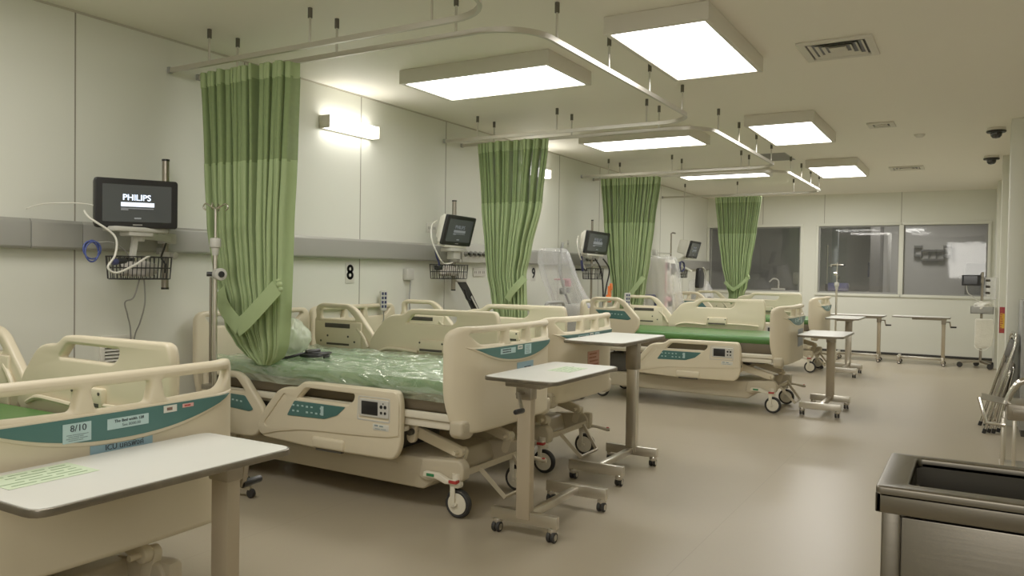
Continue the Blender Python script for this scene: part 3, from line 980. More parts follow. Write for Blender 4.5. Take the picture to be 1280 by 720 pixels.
def U(y0, y1, e=.015):
    p = [(XS, y0), (XR-.28, y0)] + arc(XR-.28, y0+.28, .28, -90, 0)[1:] + [(XR, y1-.28)] + arc(XR-.28, y1-.28, .28, 0, 90)[1:] + [(XS, y1)]
    ym = [y0+.34+(y1-y0-.68)*k/3 for k in range(4)]
    return p, [(.39, y0), (1.21, y0), (2.03, y0)] + [(XR, y) for y in ym] + [(2.03, y1), (1.21, y1), (.39, y1)]
make_track('aluminium curtain rail of the nearest bay, leaving the top of the photo', pathA, rodsA)
for y0, y1, l in ((3.39, 6.13, 'u-shaped aluminium curtain rail around the bay of the plastic-wrapped bed'), (6.42, 9.14, 'u-shaped aluminium curtain rail around the bay of the bare green bed'),
                  (9.50, 12.15, 'u-shaped aluminium curtain rail around the furthest bay')):
    p, r = U(y0, y1)
    make_track(l, p, r)

# ------------------------------------------------------------------ privacy curtains
def interp(keys, z):
    if z >= keys[0][0]: return keys[0][1:]
    for a, b in zip(keys, keys[1:]):
        if z >= b[0]:
            t = (a[0]-z)/(a[0]-b[0])
            t = t*t*(3-2*t)*.5+t*.5
            return tuple(a[i]+(b[i]-a[i])*t for i in range(1, len(a)))
    return keys[-1][1:]
def curtain_sheet(keys, z0, z1, nz, folds, seed, off=0.0, hem=0.0, nx=420):
    """keys: (z, x_left, x_right, y, amplitude)"""
    rnd = random.Random(seed)
    ph = [rnd.uniform(0, 6.28) for _ in range(6)]
    b = nb(); rows = []
    for j in range(nz+1):
        z = z0+(z1-z0)*j/nz
        xl, xr, yc, am = interp(keys, z)
        row = []
        for i in range(nx+1):
            u = i/nx
            uw = u + .014*math.sin(2*PI*3*u+ph[0]) + .009*math.sin(2*PI*7*u+ph[1])
            ph_ = 2*PI*folds*uw + .25*math.sin(z*2.1+ph[2]+u*5)
            w = math.sin(ph_)
            a = am*(.70+.20*math.sin(2*PI*2.3*u+ph[3]+z*.8)+.25*math.sin(2*PI*5.3*u+ph[5]))
            w = 2*abs(math.cos(ph_/2))**3.2-.75
            y = yc+off+a*w+.25*am*math.sin(2*PI*(folds*.37)*u+ph[4]+z*1.2)
            # edges of a bundle come round to the back
            edge = (2*u-1)
            y += .6*am*abs(edge)**3
            x = xl+(xr-xl)*(u+.010*math.sin(2*ph_))
            zz = z
            if hem and j == nz:
                zz += hem*math.sin(ph_+.6)
            row.append(b.verts.new((x, y, zz)))
        rows.append(row)
    for j in range(nz):
        for i in range(nx):
            b.faces.new((rows[j][i], rows[j][i+1], rows[j+1][i+1], rows[j+1][i]))
    return b
def ribbon(pts, w, n=8, tw=None, flip=1):
    """flat band through points, its width upright"""
    P = smooth_path(pts, n)
    b = nb(); prev = None
    T = [(P[min(i+1, len(P)-1)]-P[max(i-1, 0)]).normalized() for i in range(len(P))]
    for i, p in enumerate(P):
        nrm = Vector((0, -1, 0))
        side = T[i].cross(nrm).normalized()
        ww = w if not tw else w*tw(i/(len(P)-1))
        cr = .004
        q = [b.verts.new(p+side*(ww*s)+nrm*(cr*(1-4*s*s))) for s in (-.5, -.44, 0, .44, .5)]
        q += [b.verts.new(p+side*(ww*s)-nrm*.004) for s in (.5, -.5)]
        if prev:
            m = len(q)
            for k in range(m):
                b.faces.new((prev[k], prev[(k+1) % m], q[(k+1) % m], q[k]))
        prev = q
    return b
def make_curtain(label, keys, zbot, folds, seed, ties, knot=None, net_z=1.93, top=2.505):
    x = (keys[0][1]+keys[0][2])/2; y = keys[0][3]
    t = thing('privacy_curtain', label, 'curtain', (x, y, zbot), 0, 'green bedside curtains, gathered and tied')
    wobj('header_band', curtain_sheet(keys, top, 2.415, 3, folds, seed, -.004, .004), M_CURT_H, t, angle=180)
    wobj('net_panel', curtain_sheet(keys, 2.425, net_z, 12, folds, seed), M_NET, t, angle=180, label='darker green net strip below the header')
    wobj('drape', curtain_sheet(keys, net_z+.012, zbot, 60, folds, seed, -.002, .008), M_CURT, t, angle=180)
    for pts, w in ties:
        wobj('tie_band', ribbon(pts, w), M_CURT, t, angle=50)
    if knot:
        b = nb()
        for k, (dx, dz, r) in enumerate(((0, 0, .02), (.010, -.028, .016), (-.006, .022, .013))):
            lathe(b, [(0, -r), (r*.7, -r*.7), (r, 0), (r*.7, r*.7), (0, r)], 10, Matrix.Translation((knot[0]+dx, knot[1], knot[2]+dz)))
        wobj('tie_knot', b, M_CURT_H, t, angle=180)
    return t
# curtain at the left, its foot gathered up onto the mattress
K1 = [(2.51, .14, .95, 3.285, .06), (1.93, .185, .93, 3.285, .06), (1.55, .22, .91, 3.285, .06), (1.28, .285, .905, 3.285, .06), (1.10, .365, .90, 3.285, .06),
      (.95, .39, .885, 3.295, .06), (.85, .465, .865, 3.31, .055), (.78, .55, .825, 3.325, .05), (.735, .65, .76, 3.335, .035)]
make_curtain('green curtain at the left, tied and gathered up onto the plastic-wrapped mattress', K1, .735, 23, 11,
             [([(.435, 3.23, 1.17), (.50, 3.20, 1.085), (.58, 3.185, 1.02), (.672, 3.175, .960)], .10), ([(.648, 3.178, .950), (.74, 3.172, 1.005), (.85, 3.18, 1.10), (.945, 3.205, 1.20)], .10)],
             (.955, 3.215, 1.215))
K2 = [(2.51, .29, 1.05, 6.27, .06), (1.93, .345, .985, 6.27, .06), (1.5, .40, .87, 6.27, .06), (1.28, .43, .82, 6.27, .055), (1.10, .475, .825, 6.27, .055), (.85, .53, .83, 6.27, .06), (.45, .52, .89, 6.27, .07)]
make_curtain('green curtain between the two middle bays, in front of the number 9 sign', K2, .45, 21, 23,
             [([(.705, 6.185, 1.05), (.745, 6.175, 1.11), (.81, 6.175, 1.18), (.875, 6.20, 1.255)], .065)], None)
K3 = [(2.51, .22, .985, 9.31, .06), (1.93, .27, .91, 9.31, .06), (1.5, .32, .86, 9.31, .06), (1.10, .385, .80, 9.31, .065), (.85, .40, .76, 9.31, .065), (.45, .40, .76, 9.31, .07)]
make_curtain('green curtain behind the bare green bed, orange clip in front of it', K3, .45, 22, 31,
             [([(.60, 9.195, .95), (.70, 9.19, 1.06), (.80, 9.195, 1.19), (.85, 9.22, 1.265)], .06)], None)
K4 = [(2.51, .86, 1.56, 12.15, .06), (1.93, .92, 1.485, 12.15, .06), (1.5, .98, 1.42, 12.15, .06), (1.12, 1.06, 1.37, 12.15, .06), (1.02, 1.10, 1.33, 12.15, .06), (.7, 1.08, 1.34, 12.15, .07), (.45, 1.06, 1.36, 12.15, .07)]
make_curtain('furthest green curtain, standing before the left end window', [(a_, b_, c_, d_+.05, e_*.75) for a_, b_, c_, d_, e_ in K4], .45, 20, 47,
             [([(1.050, 12.150, 1.200), (1.120, 12.120, 1.130), (1.195, 12.115, 1.080)], .05), ([(1.180, 12.115, 1.075), (1.300, 12.120, 1.160), (1.400, 12.150, 1.270)], .05)], (1.405, 12.150, 1.285))

# ------------------------------------------------------------------ ceiling fixtures
def make_panel_light(label, x0, x1, y0, y1):
    t = thing('ceiling_light', label, 'ceiling light', ((x0+x1)/2, (y0+y1)/2, HC), 0, 'lit ceiling panel lights')
    hx, hy = (x1-x0)/2, (y1-y0)/2
    b = merge(nb(), plate([(-hx, -hy), (hx, -hy), (hx, hy), (-hx, hy)], [[(-hx+.03, -hy+.03), (hx-.03, -hy+.03), (hx-.03, hy-.03), (-hx+.03, hy-.03)]], .098, .003), Matrix.Translation((0, 0, -.0505)))
    obj('housing', b, M_HOUS, t)
    obj('diffuser', box(nb(), -hx+.03, hx-.03, -hy+.03, hy-.03, -.092, -.080), M_LIGHT, t)
make_panel_light('oblong ceiling light above the plastic-wrapped bed', .80, 2.0, 4.47, 5.12)
make_panel_light('largest ceiling light, at the top of the photo', 2.56, 3.15, 4.06, 5.28)
make_panel_light('middle one of the three ceiling lights over the aisle', 2.56, 3.15, 7.15, 8.37)
make_panel_light('ceiling light over the aisle furthest from the viewer', 2.54, 3.13, 10.2, 11.4)
make_panel_light('oblong ceiling light above the bare green bed', .82, 2.0, 7.38, 8.02)
make_panel_light('oblong ceiling light above the furthest bed', .82, 2.0, 10.48, 10.92)

def make_wall_light(label, y0, y1, z0, z1):
    t = thing('wall_light', label, 'wall light', (0, (y0+y1)/2, (z0+z1)/2), 0, 'lit box lamps on the left wall')
    hy, hz = (y1-y0)/2, (z1-z0)/2
    b = nb()
    box(b, .001, .02, -hy, hy, -hz, hz, .002)
    box(b, .02, .105, -hy, -hy+.012, -hz, hz, .003)
    box(b, .02, .105, hy-.012, hy, -hz, hz, .003)
    obj('housing', b, M_HOUS, t)
    obj('diffuser', box(nb(), .02, .10, -hy+.012, hy-.012, -hz+.004, hz-.004, .008), M_WLIGHT, t)
make_wall_light('box wall lamp on the left wall beside the left curtain', 4.50, 5.10, 2.385, 2.485)
make_wall_light('box wall lamp half hidden by the curtain of the middle bays', 7.55, 8.16, 2.39, 2.49)

# ceiling vents, cameras, detector
def make_diffuser(label, x0, x1, y0, y1, rings=4):
    t = thing('air_vent', label, 'air vent', ((x0+x1)/2, (y0+y1)/2, HC), 0, 'square air vents in the ceiling')
    hx, hy = (x1-x0)/2, (y1-y0)/2
    def ring(a, d):
        return [(-hx+a, -hy+a), (hx-a, -hy+a), (hx-a, hy-a), (-hx+a, hy-a)]
    b = merge(nb(), plate(ring(0, 0), [ring(.045, 0)], .014, .003), Matrix.Translation((0, 0, -.008)))
    obj('frame', b, M_HOUS, t)
    obj('throat', box(nb(), -hx+.045, hx-.045, -hy+.045, hy-.045, -.004, -.001), M_BLACK, t)
    step = (min(hx, hy)-.05)/(rings+.6)
    for k in range(rings):
        a = .052+step*k
        b = nb()
        o1 = ring(a+.006, 0); i1 = ring(a+step*.62, 0)
        for s in range(4):
            p = [Vector((*o1[s], -.014)), Vector((*o1[(s+1) % 4], -.014)), Vector((*i1[(s+1) % 4], -.002-.010)), Vector((*i1[s], -.012))]
            for q in p[2:]: q.z = -.004
            vs = [b.verts.new(q) for q in p]
            b.faces.new(vs)
        obj('louvre', b, M_HOUS, t)
    obj('core', box(nb(), -.05, .05, -.05, .05, -.010, -.004, .002), M_HOUS, t)
make_diffuser('large louvred ceiling vent right of the largest light', 3.39, 3.82, 5.06, 5.51)
make_diffuser('small square ceiling vent halfway down the aisle ceiling', 3.47, 3.70, 7.98, 8.23, 3)
make_diffuser('ceiling vent furthest from the viewer, near the end wall', 3.37, 3.77, 11.27, 11.64, 3)
t = thing('ceiling_hatch', 'dark grey hatch in the ceiling beside the curtain rail', 'hatch', (2.29, 9.8, HC), 0)
obj('hatch_frame', merge(nb(), plate([(-.15, -.31), (.15, -.31), (.15, .31), (-.15, .31)], [[(-.14, -.30), (.14, -.30), (.14, .30), (-.14, .30)]], .006, .001), Matrix.Translation((0, 0, -.0035))), M_GREYPL, t)
obj('hatch_panel', box(nb(), -.14, .14, -.30, .30, -.005, -.001), mat('hatch_grey', (.23, .22, .20), .6, var=.05), t)
b = lathe(nb(), [(0, -.03), (.03, -.028), (.048, -.012), (.052, 0), (0, 0)], 20)
tag(obj('smoke_detector', b, M_HOUS, None, (3.86, 8.84, HC)), 'faint round smoke detector on the ceiling', 'smoke detector')
for x, y, l in ((4.51, 8.76, 'black dome camera on the ceiling, nearer of the two'), (4.50, 10.74, 'black dome camera on the ceiling, further of the two')):
    t = thing('dome_camera', l, 'security camera', (x, y, HC), 0, 'dome cameras near the right wall')
    obj('collar', lathe(nb(), [(0, 0), (.075, 0), (.08, -.012), (.078, -.028), (0, -.028)], 24), M_HOUS, t)
    obj('ring', lathe(nb(), [(.05, -.028), (.082, -.026), (.084, -.036), (.078, -.044), (.05, -.044)], 24), M_BLACK, t)
    obj('dome', lathe(nb(), [(.048, -.03), (.05, -.05), (.045, -.075), (.03, -.093), (0, -.10)], 24), mat('dome_black', (.02, .02, .02), .08, spec=.8, var=.05), t)

# ------------------------------------------------------------------ things on the left wall
# bedhead trunking
b = nb()
ys = (-1.8, 2.32, 2.60, 6.02, 6.40, 9.0, 9.45, 12.6, 14.69)
for a, e in zip(ys, ys[1:]):
    merge(b, plate(fillet([(0.0, 1.393), (.062, 1.393), (.072, 1.405), (.072, 1.535), (.055, 1.552), (0.0, 1.552)], .004), (), e-a-.004, .001),
          frame_mtx((0.001, (a+e)/2, 0), (1, 0, 0), (0, 0, 1)))
struct('trim_50', b, M_TRUNK, 'grey aluminium service trunking along the left wall', 'trunking')

def sign(label, ch, y, z, w=.105, h=.165):
    t = thing('bay_number_sign', label, 'sign', (0.001, y, z), 0, 'bay number signs on the left wall')
    obj('plate', box(nb(), 0, .004, -w/2, w/2, -h/2, h/2, .001), M_STICKW, t)
    obj('numeral', merge(nb(), letters(ch, .165, .0012), frame_mtx((.0052, 0, .002), (0, 1, 0), (0, 0, 1))), M_BLACK, t)
    # thicken the numeral strokes
    return t
def bold_sign(label, ch, y, z):
    t = sign(label, ch, y, z)
    for c in t.children:
        if c.name.startswith('numeral'):
            bm = bmesh.new(); bm.from_mesh(c.data)
            src = bm.copy()
            for dy, dz in ((.005, 0), (-.005, 0), (0, .004), (0, -.004)):
                k = src.copy()
                merge(bm, k, Matrix.Translation((0, dy, dz)))
            src.free()
            bm.to_mesh(c.data); bm.free()
bold_sign('white sign with black 8 on the left wall', '8', 4.862, 1.275)
bold_sign('white sign with black 9 on the left wall, edge behind the curtain', '9', 7.94, 1.285)

# low louvred grille
t = thing('wall_grille', 'low white louvred grille on the left wall under the nearest monitor', 'air grille', (0.001, 2.845, .80))
b = nb()
box(b, 0, .02, -.105, .105, .075, .10, .003); box(b, 0, .02, -.105, .105, -.13, -.105, .003)
box(b, 0, .02, -.105, -.08, -.105, .075, .003); box(b, 0, .02, .08, .105, -.105, .075, .003)
obj('grille_frame', b, M_WHITE, t)
obj('grille_back', box(nb(), 0, .003, -.08, .08, -.105, .075), M_DARK, t)
for k in range(9):
    z = -.093+.02*k
    b = nb()
    vs = [b.verts.new(c) for c in ((.003, -.08, z+.013), (.003, .08, z+.013), (.018, .08, z), (.018, -.08, z))]
    b.faces.new(vs)
    obj('slat', b, M_WHITE, t)

def socket(label, y, z, gangs=2, x=.001):
    t = thing('wall_socket', label, 'socket', (x, y, z), 0, 'socket plates on the left wall')
    w = .075*gangs
    obj('plate', box(nb(), 0, .01, -w/2, w/2, -.045, .045, .003), M_SOCK, t)
    b = nb()
    for g in range(gangs):
        c = -w/2+.0375+.075*g
        for dy in (-.012, .012):
            box(b, .0095, .011, c+dy-.003, c+dy+.003, -.012, .012)
    obj('slots', b, M_DARK, t)
socket('double socket plate low on the wall beside the middle curtain', 6.79, 1.295, 3)
socket('grey socket plate above the trunking left of the second monitor', 5.96, 1.70, 2)
socket('socket plate above the trunking left of the third monitor', 8.80, 1.66, 1)

def gas_panel(label, y0, y1, n):
    t = thing('gas_outlet_panel', label, 'gas outlet', (.072, (y0+y1)/2, 1.475), 0, 'gas outlet panels on the trunking')
    h = (y1-y0)/2
    obj('plate', box(nb(), 0, .012, -h, h, -.085, .10, .003), M_LGREY, t)
    for k in range(n):
        y = -h+.06+(2*h-.12)*k/max(1, n-1)
        o = obj('outlet', lathe(nb(), [(0, .032), (.018, .032), (.024, .02), (.03, 0), (0, 0)], 16, Matrix.Translation((.012, y, .0)) @ Matrix.Rotation(PI/2, 4, 'Y')), M_GREYPL, t)
        obj('valve', cyl(nb(), (.044, y, 0), (.075, y, -.01), .012, seg=10), M_BLACK if k % 2 == 0 else M_DARK, o)
gas_panel('gas outlet panel with dark valves right of the second monitor', 6.36, 6.82, 5)
gas_panel('gas outlet panel under the third monitor', 9.05, 9.45, 4)

def monitor_pole(label, y, z0, z1, x=.12, r=.021, arm_to=None, group='wall poles that carry the monitors'):
    t = thing('monitor_pole', label, 'mounting pole', (x, y, z0), 0, group)
    wobj('pole', cyl(nb(), (x, y, z0), (x, y, z1), r, seg=16), M_STEEL_D, t)
    b = nb(); cyl(b, (x, y, z1), (x, y, z1+.012), r+.002, seg=16); cyl(b, (x, y, z0-.012), (x, y, z0), r+.002, seg=16)
    wobj('end_cap', b, M_BLACK, t)
    b = nb()
    for z in (1.545, 1.40):
        box(b, .072, x+.01, y-.03, y+.03, z-.02, z+.02, .004)
    wobj('wall_bracket', b, M_GREYPL, t)
    if arm_to:
        b = nb()
        ax, ay, az = arm_to
        box(b, x-.03, x+.04, y-.035, y+.05, az-.03, az+.03, .006)
        tube(b, [(x+.02, y, az), (ax*.6+x*.4, ay*.6+y*.4, az+.005), (ax, ay, az)], .02, rect=(.045, .035))
        cyl(b, (ax, ay, az-.03), (ax, ay, az+.03), .035, seg=16, bev=.006)
        wobj('arm', b, M_LGREY, t)
        b = nb(); cyl(b, (x+.02, y+.03, az-.10), (x+.06, y+.03, az-.10), .02, seg=12, bev=.004)
        cyl(b, (x, y, az-.11), (x, y, az-.08), r+.012, seg=16)
        wobj('clamp_knob', b, M_LGREY, t)
    return t

def make_monitor(label, loc, w, h, yaw, tilt=0.0, roll=0.0, d=.11, back='light', scr=1):
    """screen faces local +x; y right, z up"""
    t = thing('patient_monitor', label, 'monitor', loc, 0, 'bedside patient monitors')
    t.rotation_euler = (roll, tilt, yaw)
    hw, hh = w/2, h/2
    def fr(x):
        return frame_mtx((x, 0, 0), (0, 1, 0), (0, 0, 1))
    obj('bezel', merge(nb(), plate(fillet([(-hw, -hh), (hw, -hh), (hw, hh), (-hw, hh)], .018), (), .03, .006), fr(0)), M_BLACK, t)
    bm_ = {'light': M_WHITE, 'dark': M_BLACK}[back]
    bk = nb()
    merge(bk, plate(fillet([(-hw+.006, -hh+.006), (hw-.006, -hh+.006), (hw-.006, hh-.006), (-hw+.006, hh-.006)], .02), (), .04, .008), fr(-.032))
    if back == 'light':
        box(bk, -d, -.045, -hw*.8, hw*.8, -hh*.75, hh*.8, .02)
        box(bk, -.075, .012, -hw*.75, hw*.75, -hh-.022, -hh+.004, .008)
    else:
        box(bk, -.07, -.04, -hw*.6, hw*.6, -hh*.6, hh*.6, .012)
    obj('back_case', bk, bm_, t)
    s = obj('screen', box(nb(), .0145, .0162, -hw*.83, hw*.83, -hh*.74, hh*.76), M_SCREEN, t)
    k = w/.44
    tx = merge(nb(), letters('PHILIPS', .047*k, .0006), frame_mtx((.0172, -.005*k, hh*.24), (0, 1, 0), (0, 0, 1)))
    src = tx.copy()
    for dy in (-.0006, .0006):
        merge(tx, src.copy(), Matrix.Translation((0, dy, 0)))
    src.free()
    obj('brand_lettering', tx, M_SCRTXT if scr else M_SCRTX2, s)
    obj('message_bar', box(nb(), .0162, .0176, -.088*k, .088*k, -.005*k-hh*.08, .018*k-hh*.08), M_SCRTXT if scr else M_SCRTX2, s)
    b = nb()
    box(b, .0162, .0174, -.088*k, .085*k, -.018*k-hh*.08, -.013*k-hh*.08)
    box(b, .0162, .0174, -.088*k, -.05*k, -.026*k-hh*.08, -.020*k-hh*.08)
    box(b, .0162, .0174, -.018*k, .018*k, -hh*.62, -hh*.56)
    obj('small_print', b, M_SCRTX2, s)
    obj('rim_mark', box(nb(), .0148, .0158, -.025*k, .025*k, -hh*.88, -hh*.84), M_GREYPL, t)
    return t

def make_basket(label, x0, x1, y0, y1, z0, z1, group='black wire baskets under the monitors'):
    t = thing('wire_basket', label, 'basket', ((x0+x1)/2, (y0+y1)/2, z0), 0, group)
    b = nb(); r = .0028
    def loop(z, e=0.0):
        p = round_path([(x0+e, (y0+y1)/2, z), (x0+e, y0+e, z), (x1-e, y0+e, z), (x1-e, y1-e, z), (x0+e, y1-e, z), (x0+e, (y0+y1)/2, z)], .03, 4)
        tube(b, p[:-1], r*1.3, 6, closed=True)
    loop(z1); loop(z0, .012); loop((z0+z1)/2, .006)
    n = 11
    for k in range(n+1):
        y = y0+.02+(y1-y0-.04)*k/n
        for xa, xb in ((x1, x1-.012), (x0, x0+.012)):
            tube(b, [(xa, y, z1), (xb, y, z0)], r, 5)
        tube(b, [(x0+.012, y, z0), (x1-.012, y, z0)], r, 5)
    for k in range(5):
        x = x0+.02+(x1-x0-.04)*k/4
        for ya, yb in ((y0, y0+.012), (y1, y1-.012)):
            tube(b, [(x, ya, z1), (x, yb, z0)], r, 5)
    wobj('wire_frame', b, M_BLACK, t)
    b = nb()
    box(b, .10, x0+.01, (y0+y1)/2-.02, (y0+y1)/2+.02, z1-.03, z1-.005, .003)
    wobj('hook_plate', b, M_BLACK, t)
    return t

def loose_cloth(name, label, cat, c, s, m, seed, group=None):
    """crumpled soft lump"""
    b = nb()
    bmesh.ops.create_icosphere(b, subdivisions=4, radius=1)
    for v in b.verts:
        p = v.co.copy()
        n = noise.noise(p*1.7+Vector((seed, 0, 0)))*.28+noise.noise(p*4+Vector((0, seed, 0)))*.13
        v.co = Vector((p.x*s[0], p.y*s[1], p.z*s[2]))*(1+n)
        if v.co.z < -s[2]*.72: v.co.z = -s[2]*.72
    o = obj(name, b, m, None, c, angle=60)
    return tag(o, label, cat, group)

def cable(name, label, cat, pts, r, m, group=None, n=8, seg=8):
    P = smooth_path(pts, n)
    o0 = P[0].copy()
    b = tube(nb(), [p-o0 for p in P], r, seg)
    o = obj(name, b, m, None, o0, angle=180)
    return tag(o, label, cat, group)

# nearest monitor group (bay of the nearest bed)
monitor_pole('round steel wall pole beside the nearest monitor', 3.085, 1.18, 1.945, arm_to=(.30, 2.78, 1.475))
make_monitor('nearest patient monitor, wide black screen on the left wall', (.355, 2.735, 1.652), .435, .27, R(-17), R(4), R(1.2), back='dark')
t = thing('monitor_cradle', 'pale cradle shelf under the nearest monitor', 'cradle', (.33, 2.75, 1.475))
b = nb(); box(b, -.07, .05, -.16, .17, .022, .048, .008); box(b, -.05, .04, -.07, .08, -.002, .024, .006); tube(b, [(-.01, .0, 0), (-.02, -.01, -.12)], .012, rect=(.03, .02))
obj('shelf', b, M_LGREY, t)
make_basket('black wire basket under the nearest monitor, white cables inside', .20, .36, 2.64, 2.97, 1.235, 1.36)
loose_cloth('folded_cable_bundle', 'pale cable bundle lying in the nearest wire basket', 'cables', (.28, 2.80, 1.285), (.055, .11, .05), M_FLOWER, 3)
# coil of blue hose left of the monitor
P = []
for k in range(55):
    a = 2*PI*k/18; rr = .046+.007*math.sin(k*.55)
    P.append((.30+.004*math.sin(k*.7)+.0012*k*.3, 2.505+rr*math.cos(a)*.9, 1.385+rr*1.1*math.sin(a)))
cable('hose_coil', 'coil of dark blue hose hanging left of the nearest monitor', 'hose', P, .0042, M_BLUE, n=2)
cable('white_hose', 'white hose looping from the nearest monitor down across its basket', 'hose', [(.25, 2.50, 1.60), (.30, 2.50, 1.56), (.36, 2.60, 1.47), (.37, 2.60, 1.37), (.375, 2.555, 1.30), (.38, 2.60, 1.27), (.38, 2.70, 1.31), (.375, 2.78, 1.355), (.34, 2.83, 1.36)], .006, M_WHITE)
cable('grey_cable', 'thin grey lead from the blue coil to the nearest basket', 'cable', [(.30, 2.54, 1.43), (.30, 2.62, 1.435), (.29, 2.70, 1.40), (.28, 2.74, 1.36)], .003, M_GREYPL)
cable('power_cable', 'grey power cable hanging from the nearest basket, left strand', 'cable', [(.26, 2.82, 1.24), (.25, 2.79, 1.13), (.20, 2.77, 1.10), (.15, 2.82, 1.02), (.06, 2.90, .90), (.03, 2.92, .55)], .0042, M_GREYPL)
cable('power_cable', 'grey power cable hanging from the nearest basket, right strand', 'cable', [(.27, 2.84, 1.24), (.25, 2.86, 1.10), (.15, 2.90, .98), (.04, 2.935, .86), (.025, 2.93, .55)], .0042, M_GREYPL)
t = thing('cable_plug', 'black plug hanging over the left end of the nearest basket', 'plug', (.37, 2.63, 1.33))
b = nb(); cyl(b, (0, -.02, 0), (0, .035, .006), .016, .013, bev=.004); obj('body', b, M_BLACK, t)
b = nb(); cyl(b, (0, -.045, -.004), (0, -.018, 0), .017, bev=.004); obj('cap', b, M_NAVY, t)
cable('pole_cable', 'dark cable tied around the pole beside the nearest monitor', 'cable', [(.15, 3.07, 1.45), (.175, 3.04, 1.42), (.16, 3.03, 1.36), (.17, 3.05, 1.32), (.15, 3.06, 1.27)], .006, M_BLACK)
cable('wall_lead', 'white lead leaving the left edge of the nearest monitor', 'cable', [(.28, 2.54, 1.63), (.22, 2.48, 1.64), (.12, 2.36, 1.63), (.06, 2.30, 1.60)], .003, M_WHITE)

# second monitor group
monitor_pole('round steel wall pole behind the second monitor', 6.18, 1.13, 1.96, x=.11, arm_to=(.30, 5.93, 1.50))
make_monitor('second patient monitor, white-backed, left of the middle curtain', (.37, 5.87, 1.665), .43, .27, R(-2), R(15), R(-1), scr=0)
t = thing('monitor_cradle', 'pale cradle shelf under the second monitor', 'cradle', (.31, 5.90, 1.49))
b = nb(); box(b, -.07, .05, -.12, .14, -.01, .02, .008); box(b, -.05, .03, -.05, .06, -.08, -.005, .01); obj('shelf', b, M_LGREY, t)
make_basket('black wire basket under the second monitor', .17, .34, 5.70, 6.10, 1.235, 1.36)
loose_cloth('folded_cable_bundle', 'pale cables heaped in the second wire basket', 'cables', (.25, 5.90, 1.30), (.055, .15, .055), M_FLOWER, 9)
cable('white_hose', 'white hose curving down the left side of the second monitor', 'hose', [(.22, 5.75, 1.75), (.26, 5.62, 1.70), (.29, 5.58, 1.58), (.31, 5.64, 1.45), (.31, 5.74, 1.37), (.30, 5.88, 1.38)], .007, M_WHITE)
cable('blue_lead', 'dark blue lead at the left end of the second basket', 'cable', [(.27, 5.66, 1.50), (.28, 5.67, 1.43), (.29, 5.69, 1.38), (.28, 5.71, 1.33)], .009, M_NAVY)
t = thing('cable_plug', 'black plug at the left end of the second basket', 'plug', (.30, 5.67, 1.33))
b = nb(); cyl(b, (0, -.03, 0), (0, .04, .0), .024, .02, bev=.005); obj('body', b, M_BLACK, t)
t = thing('hose_box', 'small pale box on the wall below the second basket', 'box', (.001, 5.60, 1.27))
b = nb(); box(b, 0, .05, -.05, .05, -.05, .05, .006); obj('body', b, M_LGREY, t)
cable('power_cable', 'grey power cable hanging left below the second monitor', 'cable', [(.05, 5.60, 1.21), (.05, 5.585, 1.05), (.045, 5.60, .95), (.04, 5.59, .70)], .006, M_GREYPL)
t = thing('pressure_cuff', 'black pressure cuff hanging on the wall below the second monitor', 'cuff', (.10, 6.40, 1.17))
b = nb()
tube(b, smooth_path([(.0, -.09, .05), (.01, -.03, -.02), (.02, .03, -.10), (.02, .10, -.18), (.02, .18, -.27)], 5), .01, rect=(.025, .075))
tube(b, smooth_path([(.02, -.05, -.04), (.03, -.02, -.12), (.03, .03, -.15), (.03, .06, -.10)], 5), .013)
obj('strap', b, M_BLACK, t, angle=60)
b = nb(); tube(b, smooth_path([(.045, .04, -.11), (.048, .11, -.19), (.048, .19, -.27)], 5), .004, rect=(.004, .018)); obj('label_tape', b, M_LGREY, t)
b = nb(); box(b, -.02, .03, -.16, -.02, .03, .13, .008); box(b, -.02, .035, -.20, -.14, .04, .09, .006); obj('holder', b, M_LGREY, t)

# third monitor group, on a floor pole
monitor_pole('slim pole behind the third monitor', 9.10, .25, 1.96, x=.20, r=.014, arm_to=(.38, 8.85, 1.50))
make_monitor('third patient monitor, between the two curtains of the middle bays', (.46, 8.67, 1.665), .58, .27, R(-3), R(9), R(-1), scr=0)
make_basket('black wire basket under the third monitor', .24, .42, 8.72, 9.0, 1.23, 1.36)
cable('white_hose', 'white hose curving down the left side of the third monitor', 'hose', [(.30, 8.50, 1.74), (.34, 8.38, 1.66), (.36, 8.40, 1.52), (.36, 8.48, 1.44), (.34, 8.62, 1.35)], .007, M_WHITE)
cable('blue_lead', 'dark blue lead beside the third basket', 'cable', [(.36, 8.46, 1.50), (.36, 8.48, 1.40), (.35, 8.52, 1.33)], .016, M_NAVY)
cable('black_cable', 'black cable looping down below the third monitor, left strand', 'cable', [(.38, 8.80, 1.48), (.42, 8.86, 1.38), (.40, 8.98, 1.25), (.40, 9.02, 1.05), (.42, 8.98, .80), (.42, 8.98, .55)], .010, M_BLACK)
cable('black_cable', 'black cable looping down below the third monitor, right strand', 'cable', [(.40, 9.00, 1.48), (.42, 9.15, 1.35), (.40, 9.12, 1.15), (.42, 9.02, .98), (.43, 9.06, .75), (.43, 9.06, .55)], .010, M_BLACK)

